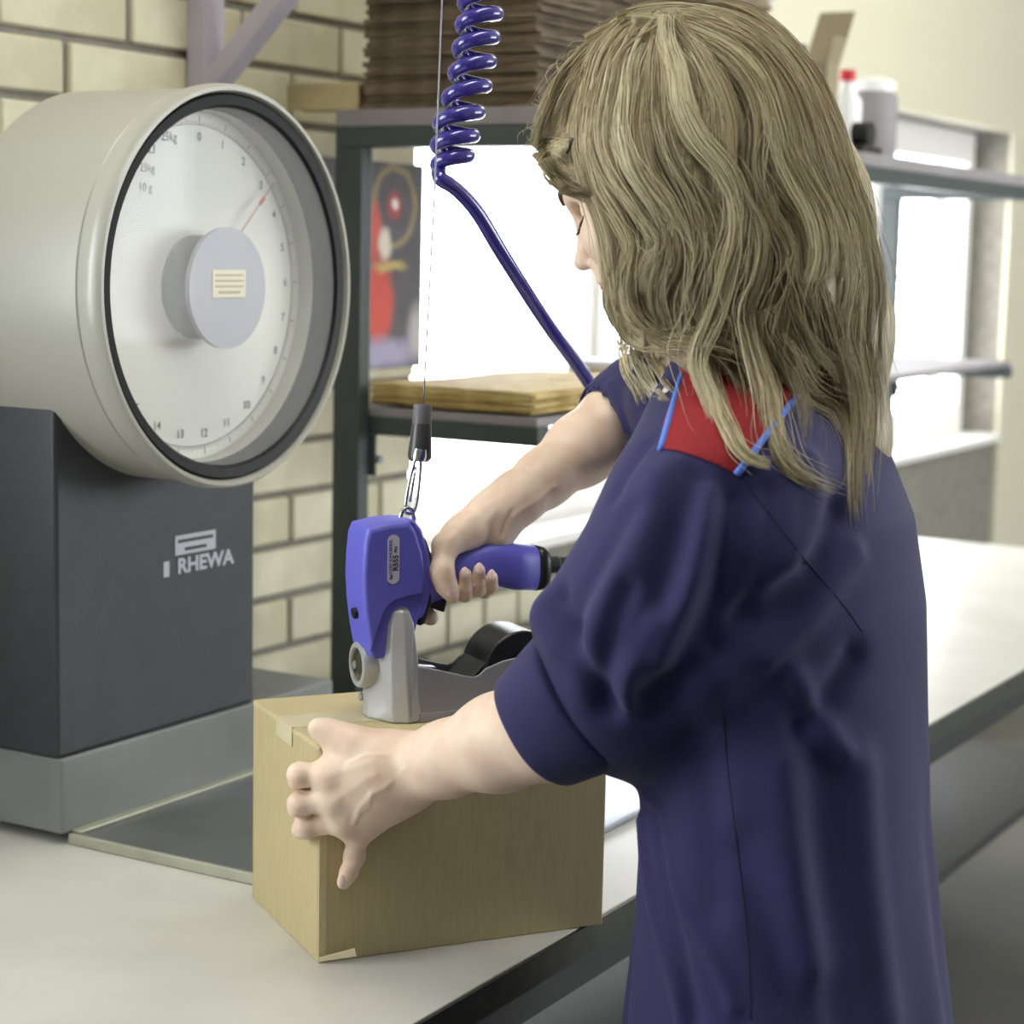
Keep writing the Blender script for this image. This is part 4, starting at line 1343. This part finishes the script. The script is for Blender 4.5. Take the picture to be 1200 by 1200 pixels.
# red yoke cut from the smock's own surface
def yoke():
    px = [(774, 527), (797, 446), (863, 556), (942, 453)]
    P = [hit(sb, x, y) for x, y in px]
    bm = bmesh.new(); bm.from_mesh(smock.data)
    off = Vector(rootloc(smock))
    cx_ = hit(sb, 840, 500)
    def cut(a, b, ref):
        a = Vector(a) - off; b = Vector(b) - off
        nrm = Vector(smN[np.argmin(np.linalg.norm(smV - (np.array(a + b) / 2 + np.array(off)), axis=1))])
        pn = (b - a).cross(nrm).normalized()
        if (Vector(ref) - off - a).dot(pn) < 0: pn = -pn
        g = bm.verts[:] + bm.edges[:] + bm.faces[:]
        bmesh.ops.bisect_plane(bm, geom=g, plane_co=a, plane_no=pn, clear_inner=True, dist=1e-5)
    cut(P[0], P[1], cx_); cut(P[2], P[3], cx_)
    # lower seam bends: two planes through a middle point
    mid = hit(sb, 818, 535)
    cut(P[0], P[2], cx_)
    # only the camera-side shoulder
    bm.verts.ensure_lookup_table()
    pn = Vector(LDIR)
    bmesh.ops.bisect_plane(bm, geom=bm.verts[:] + bm.edges[:] + bm.faces[:], plane_co=Vector(NB) - off, plane_no=pn, clear_inner=True, dist=1e-5)
    keepf = [f_ for f_ in bm.faces if f_.calc_center_median().z + off.z > 1.20]
    bmesh.ops.delete(bm, geom=[f_ for f_ in bm.faces if f_ not in set(keepf)], context='FACES')
    bm.normal_update()
    for v in bm.verts:
        v.co += v.normal * .0016
    me = bpy.data.meshes.new('shoulder_yoke'); bm.to_mesh(me); bm.free()
    me.materials.clear(); me.materials.append(M['redcloth'])
    o = bpy.data.objects.new('shoulder_yoke', me); COL.objects.link(o); o.parent = per
    sdm = o.modifiers.new('thick', 'SOLIDIFY'); sdm.thickness = .0014; sdm.offset = -1
    o['label'] = 'red shoulder yoke'
    return P
YP = yoke()
for (a, b) in (((774, 527), (799, 440)), ((863, 556), (950, 443))):
    P = []
    for t_ in np.linspace(0, 1, 14):
        q = hit(sb, a[0] + (b[0] - a[0]) * t_, a[1] + (b[1] - a[1]) * t_, .0022)
        if q is not None: P.append(q)
    pp = tube('piping', np.array(P), .0030, M['piping'], per, 10)
    pp['label'] = 'light blue piping'
for px in ([(868, 560), (900, 600), (940, 652), (985, 705), (1010, 740)], [(845, 810), (853, 900), (866, 1010), (876, 1100), (880, 1195)]):
    P = [hit(sb, x, y, -.0003) for x, y in spline(np.array(px, float), 6)]
    tube('seam', np.array([p for p in P if p is not None]), .0009, mat('seam_thread', rgb(30, 29, 60), .9), smock, 6)
# red collar round the neck
cr_ = []
for t_ in np.linspace(0, 2 * math.pi, 40, endpoint=False):
    cr_.append(NB - AZ * .012 + FDIR * (.074 * math.cos(t_)) + LDIR * (.078 * math.sin(t_)) + AZ * (-.020 * math.cos(t_)))
cr_ = np.array(cr_)
Vc, Fc = [], []
for j, (k, dz) in enumerate(((1.06, -.028), (1.02, .0), (.94, .022), (.90, .022), (.98, -.002), (1.0, -.03))):
    for p in cr_:
        Vc.append(NB + (p - NB) * np.array([k, k, 1]) + AZ * dz)
for j in range(5):
    for i in range(40):
        k = (i + 1) % 40
        Fc.append((j * 40 + i, j * 40 + k, (j + 1) * 40 + k, (j + 1) * 40 + i))
mesh('collar', Vc, Fc, M['redcloth'], per, smooth=True)
pb_ = hit(sb, 781, 457, .002)
if pb_ is not None:
    lathe('snap_button', pb_, FDIR * .6 + LDIR * .6 + AZ * .5, [(.0045, -.001), (.0045, .001), (.002, .0022), (0, .0022)], M['pearl'], per, 16)

# rolled left cuff: a folded band round the forearm
def ringpts(c, axis, r1, r2, n=48, ph=0.0, wob=0.0):
    axis = axis / np.linalg.norm(axis)
    X = np.cross(axis, AZ); X /= np.linalg.norm(X); Y = np.cross(X, axis)
    return [c + X * (r1 * (1 + wob * math.sin(3 * t_ + ph)) * math.cos(t_)) + Y * (r2 * (1 + wob * math.sin(2 * t_ + ph)) * math.sin(t_)) for t_ in np.linspace(0, 2 * math.pi, n, endpoint=False)]
ca = WL - EL; ca /= np.linalg.norm(ca)
c_open = dep(631, 856, 1.705); c_fold = dep(690, 812, 1.685)
cax = c_open - c_fold
prof = [(-.12, .050, .056, .3), (-.02, .0645, .067, .3), (.06, .067, .0685, .5), (.45, .063, .065, 1.2), (.85, .0575, .0585, 2.2), (1.0, .0555, .056, 2.6), (1.03, .0525, .053, 2.6), (.97, .0505, .051, 2.6), (.5, .050, .050, 2.0), (.1, .048, .048, 2.0)]
Vc = []
tx = np.cross(cax / np.linalg.norm(cax), AZ)
for t_, r1, r2, ph in prof:
    Vc += ringpts(c_fold + cax * t_, cax * .85 + ca * .15 * np.linalg.norm(cax), r1, r2, 48, ph, .035)
Fc = []
for j in range(len(prof) - 1):
    for i in range(48):
        k = (i + 1) % 48
        Fc.append((j * 48 + i, j * 48 + k, (j + 1) * 48 + k, (j + 1) * 48 + i))
cu = mesh('rolled_cuff', Vc, Fc, M['navy'], per, smooth=True)
cu.modifiers.new('sub', 'SUBSURF').render_levels = 2
rc0, rc1 = ER + (WR - ER) * .04, ER + (WR - ER) * .225
Vc = []
for t_, r1, r2, ph in [(-.1, .047, .047, .3), (.0, .0535, .0535, .3), (.5, .0525, .0525, 1.), (.95, .050, .051, 1.6), (1.0, .0485, .0495, 1.6), (.97, .045, .046, 1.6), (.3, .043, .044, 1.)]:
    Vc += ringpts(rc0 + (rc1 - rc0) * t_, rc1 - rc0, r1, r2, 48, ph, .03)
Fc = [(j * 48 + i, j * 48 + (i + 1) % 48, (j + 1) * 48 + (i + 1) % 48, (j + 1) * 48 + i) for j in range(6) for i in range(48)]
mesh('rolled_cuff', Vc, Fc, M['navy'], per, smooth=True).modifiers.new('sub', 'SUBSURF').render_levels = 2
# legs and shoes below the picture
for s_ in (-1, 1):
    hipp = PEL + LDIR * s_ * .10 - AZ * .05
    ank = np.array([PEL[0], PEL[1], 0]) + LDIR * s_ * .12 + AZ * .09
    kn_ = (hipp + ank) / 2 + FDIR * .02
    tube('trouser_leg', spline([hipp, kn_, ank - AZ * .03], 8), np.linspace(.105, .075, 17), M['trouser'], per, 20)
    c0 = np.array([ank[0], ank[1], 0])
    loft('shoe', [[c0 + FDIR * (f_ * fl - .06 * 0 + (.055)) + LDIR * (w_ * sw) + AZ * z for f_, w_ in [(math.cos(t_) , math.sin(t_)) for t_ in np.linspace(0, 2 * math.pi, 24, endpoint=False)]] for z, fl, sw in ((.0, .13, .045), (.02, .135, .048), (.05, .12, .042), (.075, .09, .036))], M['shoe'], per, smooth=True)

# ---------------------------------------------------------------- hair
def hair_material(name, attr=True):
    m_ = bpy.data.materials.new(name)
    m_.use_nodes = True
    nt = m_.node_tree; L = nt.links
    b_ = nt.nodes['Principled BSDF']
    b_.inputs['Roughness'].default_value = .42
    b_.inputs['Specular IOR Level'].default_value = .45
    rp = nt.nodes.new('ShaderNodeValToRGB')
    e = rp.color_ramp.elements
    e[0].position = 0.0; e[0].color = rgb(92, 82, 62)
    e[1].position = 1.0; e[1].color = rgb(226, 218, 184)
    k = e.new(.45); k.color = rgb(166, 151, 120)
    k = e.new(.75); k.color = rgb(204, 190, 152)
    if attr:
        at = nt.nodes.new('ShaderNodeAttribute'); at.attribute_name = 'tint'
        L.new(at.outputs['Fac'], rp.inputs[0])
    else:
        tc = nt.nodes.new('ShaderNodeTexCoord')
        mp = nt.nodes.new('ShaderNodeMapping'); mp.inputs['Scale'].default_value = (260, 260, 14)
        nz = nt.nodes.new('ShaderNodeTexNoise'); nz.inputs['Scale'].default_value = 1.0
        L.new(tc.outputs['Object'], mp.inputs[0]); L.new(mp.outputs[0], nz.inputs['Vector'])
        mr = nt.nodes.new('ShaderNodeMapRange'); mr.inputs[1].default_value = .3; mr.inputs[2].default_value = .8; mr.inputs[3].default_value = .25; mr.inputs[4].default_value = .85
        L.new(nz.outputs['Fac'], mr.inputs[0]); L.new(mr.outputs[0], rp.inputs[0])
        bp = nt.nodes.new('ShaderNodeBump'); bp.inputs['Strength'].default_value = .8; bp.inputs['Distance'].default_value = .003
        L.new(nz.outputs['Fac'], bp.inputs['Height']); L.new(bp.outputs[0], b_.inputs['Normal'])
    L.new(rp.outputs[0], b_.inputs['Base Color'])
    return m_
M['hair'] = hair_material('blond_strands')
M['hairbase'] = hair_material('blond_mass', False)

fd = Field(np.array([.0, 1.60, 1.12]), np.array([.40, 2.02, 1.72]), .004)
fd.ell(hq(-.012, 0, .026), AX, (.112, .093, .102), .01)
fd.ell(hq(-.045, 0, -.01), AX, (.085, .090, .085), .03)
fd.ell(hq(.120, 0, -.072), AX, (.085, .14, .118), .01, 's')
fd.chain([dep(722, 130, 1.735), dep(728, 220, 1.715), dep(738, 310, 1.715), dep(777, 385, 1.715)], [.015, .016, .020, .016], .03)
fd.chain([dep(775, 110, 1.735), dep(790, 220, 1.72), dep(812, 330, 1.71), dep(835, 415, 1.705)], [.032, .040, .040, .024], .04)
fd.chain([dep(850, 110, 1.76), dep(880, 230, 1.745), dep(905, 350, 1.735), dep(915, 450, 1.72)], [.045, .055, .052, .026], .05)
fd.chain([dep(880, 120, 1.81), dep(928, 250, 1.81), dep(965, 390, 1.80), dep(985, 520, 1.785), dep(1000, 610, 1.775)], [.055, .062, .052, .034, .012], .05)
fd.chain([dep(870, 200, 1.86), dep(900, 330, 1.87), dep(930, 460, 1.86)], [.06, .055, .03], .05)
fd.chain([dep(752, 150, 1.875), dep(748, 260, 1.885), dep(762, 370, 1.88), dep(790, 430, 1.86)], [.018, .022, .022, .014], .03)
fd.cone(dep(850, 300, 1.82), dep(870, 380, 1.82), .07, .06, .05)
hbV, hbF = fd.mesh()
hbV = smooth_mesh(hbV, hbF, 2, .5)
hair_base = mesh('hair', hbV, hbF, M['hairbase'], per, smooth=True)
hair_base['label'] = 'long wavy blond hair'

off_ = 0
cV = np.vstack([hbV, smV]); cF = np.vstack([hbF, smF + len(hbV)])
cb_bvh = bvh_of(cV, cF)
def dhit(x, y):
    p = hit(cb_bvh, x, y)
    if p is None: return None
    return float(np.dot(p - CAM, FW))

# traced locks: pixel path, number of locks, spread in pixels, tint, wave
G = [
    ([(775, 14), (720, 34), (668, 78), (640, 122), (627, 160), (624, 192)], 7, 6, .45),
    ([(778, 18), (724, 42), (678, 88), (654, 126), (645, 155), (632, 178)], 8, 11, .45),
    ([(780, 22), (735, 48), (698, 92), (680, 128), (674, 160)], 8, 11, .5),
    ([(629, 189), (640, 180), (654, 174), (672, 172)], 5, 4, .6),
    ([(631, 178), (644, 167), (658, 165), (674, 166)], 5, 6, .45),
    ([(640, 186), (652, 205), (672, 220), (700, 232)], 6, 9, .40),
    ([(652, 182), (668, 196), (690, 208)], 6, 8, .40),
    ([(770, 15), (733, 30), (704, 62), (692, 108), (685, 160), (693, 215), (708, 262), (714, 305), (719, 348), (735, 395), (775, 410)], 9, 8, .62),
    ([(772, 16), (738, 33), (712, 64), (698, 112), (690, 165), (701, 215), (722, 252), (738, 290), (731, 330), (738, 370), (775, 402), (828, 396)], 10, 9, .6),
    ([(774, 17), (745, 35), (722, 66), (713, 108), (706, 160), (719, 207), (746, 250), (766, 278), (760, 305), (742, 335)], 9, 7, .75),
    ([(776, 18), (752, 38), (736, 70), (731, 108), (726, 150), (737, 195), (762, 235), (782, 266), (774, 290), (752, 305)], 9, 7, .8),
    ([(778, 18), (762, 42), (752, 78), (751, 110), (748, 150), (760, 200), (786, 245), (802, 290), (795, 340), (803, 390), (818, 432)], 10, 11, .45),
    ([(780, 18), (770, 48), (770, 92), (772, 140), (785, 190), (812, 235), (826, 285), (818, 340), (812, 390), (826, 425)], 10, 10, .35),
    ([(782, 18), (782, 48), (792, 80), (799, 120), (816, 160), (846, 195), (862, 226), (864, 275), (850, 325), (836, 372), (818, 420), (834, 468), (852, 515), (884, 543)], 11, 8, .85),
    ([(784, 18), (794, 46), (808, 74), (826, 120), (832, 170), (846, 215), (856, 265), (842, 320), (850, 375), (880, 420), (886, 450)], 10, 11, .40),
    ([(784, 17), (800, 40), (824, 68), (845, 112), (855, 155), (852, 195), (868, 232), (892, 272), (888, 322), (872, 362), (882, 412), (898, 465), (905, 515), (928, 552), (975, 576)], 11, 8, .6),
    ([(745, 26), (790, 30), (845, 60), (880, 105), (892, 150), (888, 200), (902, 250), (925, 300), (915, 350), (905, 400), (930, 440), (945, 490), (940, 530)], 10, 12, .35),
    ([(740, 24), (790, 24), (850, 48), (892, 92), (908, 140), (918, 182), (934, 218), (955, 255), (962, 305), (946, 355), (956, 405), (984, 435), (990, 480)], 10, 11, .7),
    ([(735, 24), (790, 18), (868, 38), (918, 85), (941, 135), (953, 182), (972, 226), (990, 276), (994, 330), (984, 390), (1000, 440), (1008, 500), (1000, 560)], 10, 11, .6),
    ([(725, 26), (785, 12), (872, 28), (928, 80), (958, 140), (978, 200), (1000, 262), (1014, 330), (1010, 400), (1022, 462), (1018, 540), (1010, 600)], 9, 9, .5),
    ([(690, 52), (735, 27), (785, 14), (850, 24)], 8, 6, .55),
    ([(785, 13), (875, 22), (938, 76), (970, 140), (992, 205), (1014, 268), (1028, 335), (1026, 410), (1036, 480)], 9, 10, .45),
    ([(720, 318), (722, 362), (750, 399), (816, 399), (872, 416), (888, 446)], 8, 6, .65),
    ([(738, 345), (748, 378), (778, 396), (830, 408), (862, 440), (880, 470)], 7, 8, .55),
    ([(812, 402), (830, 450), (848, 495), (872, 534), (905, 545)], 8, 7, .7),
    ([(866, 381), (890, 425), (905, 480), (914, 528), (938, 558), (982, 578)], 8, 6, .5),
    ([(955, 330), (975, 400), (990, 450), (1000, 520), (1005, 620)], 8, 10, .4),
    ([(900, 360), (925, 410), (950, 455), (985, 480), (1000, 530)], 8, 12, .45),
    ([(905, 230), (925, 275), (935, 330), (950, 380), (975, 420)], 8, 14, .40),
    ([(840, 225), (858, 270), (872, 330), (868, 385)], 7, 14, .40),
    ([(780, 240), (790, 300), (778, 350), (790, 395)], 7, 14, .40),
    ([(735, 395), (738, 425), (750, 455), (757, 474)], 3, 10, .9),  # this wisp and the next: backlight painted in as pale tint
    ([(748, 385), (752, 420), (768, 450), (785, 470)], 3, 14, .8),
]
rg = np.random.default_rng(5)
NP = 34
S_P, S_T, S_R = [], [], []
for px, nl, spr, tint in G:
    g = spline(np.array(px, float), 10)
    seg = np.r_[0, np.cumsum(np.linalg.norm(np.diff(g, axis=0), axis=1))]
    tt_ = np.linspace(0, seg[-1], NP)
    g = np.stack([np.interp(tt_, seg, g[:, 0]), np.interp(tt_, seg, g[:, 1])], 1)
    tg = np.gradient(g, axis=0); tg /= np.linalg.norm(tg, axis=1)[:, None]
    nm = np.stack([-tg[:, 1], tg[:, 0]], 1)
    u_ = np.linspace(0, 1, NP)
    long_ = seg[-1] > 200
    for l_ in range(nl):
        o_ = (l_ + .5) / nl * 2 - 1 + rg.normal(0, .15)
        env = (1.25 - .55 * u_) * np.minimum(1, .30 + u_ * 5) if long_ else np.ones(NP)
        wav = rg.uniform(1.0, 3.2) * np.sin(2 * math.pi * (u_ * rg.uniform(1.2, 2.6) + rg.uniform())) * np.clip(u_ * 3, 0, 1) * (1 if long_ else .4)
        cut = rg.uniform(.86, 1.0) if long_ else 1.0
        p2 = g + nm * (o_ * spr * env + wav)[:, None]
        lay = rg.uniform(.001, .009) + (.004 if tint > .55 else 0)
        D = np.array([(lambda q: np.nan if q is None else q)(dhit(x, y)) for x, y in p2])
        if np.isnan(D).all(): continue
        ok = ~np.isnan(D)
        D = np.interp(np.arange(NP), np.nonzero(ok)[0], D[ok])
        for _ in range(3):
            Dp = np.pad(D, 2, mode='edge')
            D = np.minimum((Dp[:-4] + Dp[1:-3] + Dp[2:-2] + Dp[3:-1] + Dp[4:]) / 5, D + .004)
        D = D - lay - .003 * np.sin(u_ * 9 + l_)
        c3 = np.array([dep(x, y, d) for (x, y), d in zip(p2, D)])
        ns = int(rg.integers(22, 32))
        a_ = rg.uniform(0, 2 * math.pi, ns); r_ = np.sqrt(rg.uniform(0, 1, ns)) * rg.uniform(.0042, .0072)
        rad = r_[:, None] * ((1.15 - (.75 if long_ else .95) * u_ ** 1.5)[None, :])
        tw = a_[:, None] + (u_ * rg.uniform(-1.5, 1.5))[None, :]
        jit = rg.normal(0, .0009, (ns, 6, 2))
        jx = np.array([np.interp(u_, np.linspace(0, 1, 6), jit[i, :, 0]) for i in range(ns)])
        jy = np.array([np.interp(u_, np.linspace(0, 1, 6), jit[i, :, 1]) for i in range(ns)])
        n3 = nm[:, 0:1] * RT[None, :] - nm[:, 1:2] * UP[None, :]
        P = c3[None] + (rad * np.cos(tw) + jx)[:, :, None] * n3[None] - (rad * np.sin(tw) * .55 + jy)[:, :, None] * FW[None, None, :]
        cutf = rg.uniform(.72, 1.0, ns) if long_ else rg.uniform(.85, 1.0, ns)
        ix = u_[None, :] * cutf[:, None] * (NP - 1)
        i0_ = np.clip(np.floor(ix).astype(int), 0, NP - 2); fr_ = (ix - i0_)[:, :, None]
        ar_ = np.arange(ns)[:, None]
        P = P[ar_, i0_] * (1 - fr_) + P[ar_, i0_ + 1] * fr_
        fly = rg.uniform(size=ns) < (.09 if long_ else 0)
        if fly.any():
            P[fly] += (u_ ** 1.3)[None, :, None] * rg.normal(0, .010, (fly.sum(), 1, 3))
        lt = np.clip(tint + .10 + rg.normal(0, .17), 0, 1)
        S_P.append(P); S_T.append(np.clip(lt + rg.normal(0, .10, ns), 0, 1)); S_R.append(rg.uniform(.00028, .00044, ns))
# loose single hairs along the outline
for k in range(170):
    px = G[rg.integers(7, 20)][0]
    g = spline(np.array(px, float), 6)
    i0 = rg.integers(0, max(1, len(g) - 14)); g = g[i0:i0 + rg.integers(10, 26)]
    u_ = np.linspace(0, 1, NP)
    q = np.stack([np.interp(u_ * (len(g) - 1), np.arange(len(g)), g[:, i]) for i in (0, 1)], 1)
    q += rg.normal(0, 7, 2) + (u_ ** 2)[:, None] * rg.normal(0, 12, 2) + np.stack([4 * np.sin(u_ * rg.uniform(3, 8) + k), 3 * np.cos(u_ * rg.uniform(3, 8))], 1)
    D = [dhit(x, y) for x, y in q]
    if D[0] is None and all(d is None for d in D): continue
    idx_ = [i for i, d in enumerate(D) if d is not None]
    D = np.interp(np.arange(NP), idx_, [D[i] for i in idx_]) - .012
    for _ in range(4):
        Dp = np.pad(D, 1, mode='edge'); D = (Dp[:-2] + Dp[1:-1] + Dp[2:]) / 3
    S_P.append(np.array([[dep(x, y, d) for (x, y), d in zip(q, D)]])); S_T.append(np.array([.95])); S_R.append(np.array([.00028]))
# short hairs off the crown and the fringe, backlight put into their pale tint
for k in range(60):
    t_ = rg.uniform()
    e = spline(np.array([(621, 190), (624, 150), (640, 110), (668, 72), (705, 40), (760, 16), (830, 20)], float), 8)
    i_ = int(t_ * (len(e) - 2)); p0 = e[i_]; tn = e[i_ + 1] - e[i_]; tn /= np.linalg.norm(tn); no = np.array([tn[1], -tn[0]])
    if no[1] > 0 and no[0] > 0: no = -no
    u_ = np.linspace(0, 1, NP); ln_ = rg.uniform(10, 34); cu_ = rg.uniform(-1.2, 1.2)
    q = p0[None] - no * 4 + (no[None] * (np.sin(u_ * 2.2) * ln_ * .55)[:, None] + tn[None] * (u_ * ln_ * cu_)[:, None])
    S_P.append(np.array([[dep(x, y, 1.79 + .004 * rg.normal()) for x, y in q]])); S_T.append(np.array([.9])); S_R.append(np.array([.00026]))

P = np.vstack(S_P); Tn = np.concatenate(S_T); Rd = np.concatenate(S_R)
ns, npt, _ = P.shape
T = np.gradient(P, axis=1); T /= np.linalg.norm(T, axis=2)[:, :, None] + 1e-12
n1 = np.cross(T, FW + .01); n1 /= np.linalg.norm(n1, axis=2)[:, :, None] + 1e-12
n2 = np.cross(T, n1)
prof_ = np.interp(np.linspace(0, 1, npt), [0, .1, .75, 1], [.8, 1, .9, .15])
rr = Rd[:, None] * prof_[None, :]
V = np.stack([P + rr[:, :, None] * (math.cos(a) * n1 + math.sin(a) * n2) for a in (math.pi / 2, math.pi * 7 / 6, math.pi * 11 / 6)], 2)
V = V.reshape(-1, 3)
base = (np.arange(ns) * npt * 3)[:, None, None] + (np.arange(npt - 1) * 3)[None, :, None]
s3 = np.arange(3)[None, None, :]; s4 = (np.arange(3) + 1) % 3
a_ = base + s3; b_ = base + s4[None, None, :]
F = np.stack([a_, b_, b_ + 3, a_ + 3], 3).reshape(-1, 4)
strands = mesh('hair_strands', V, F, M['hair'], hair_base, smooth=True)
strands['kind'] = 'stuff'
at = strands.data.attributes.new('tint', 'FLOAT', 'POINT')
at.data.foreach_set('value', np.repeat(Tn, npt * 3).astype(np.float32))
hpn = tube('hair_pin', [dep(671, 162, 1.700), dep(668, 171, 1.699), dep(664, 180, 1.700)], .0013, M['black'], per, 8)
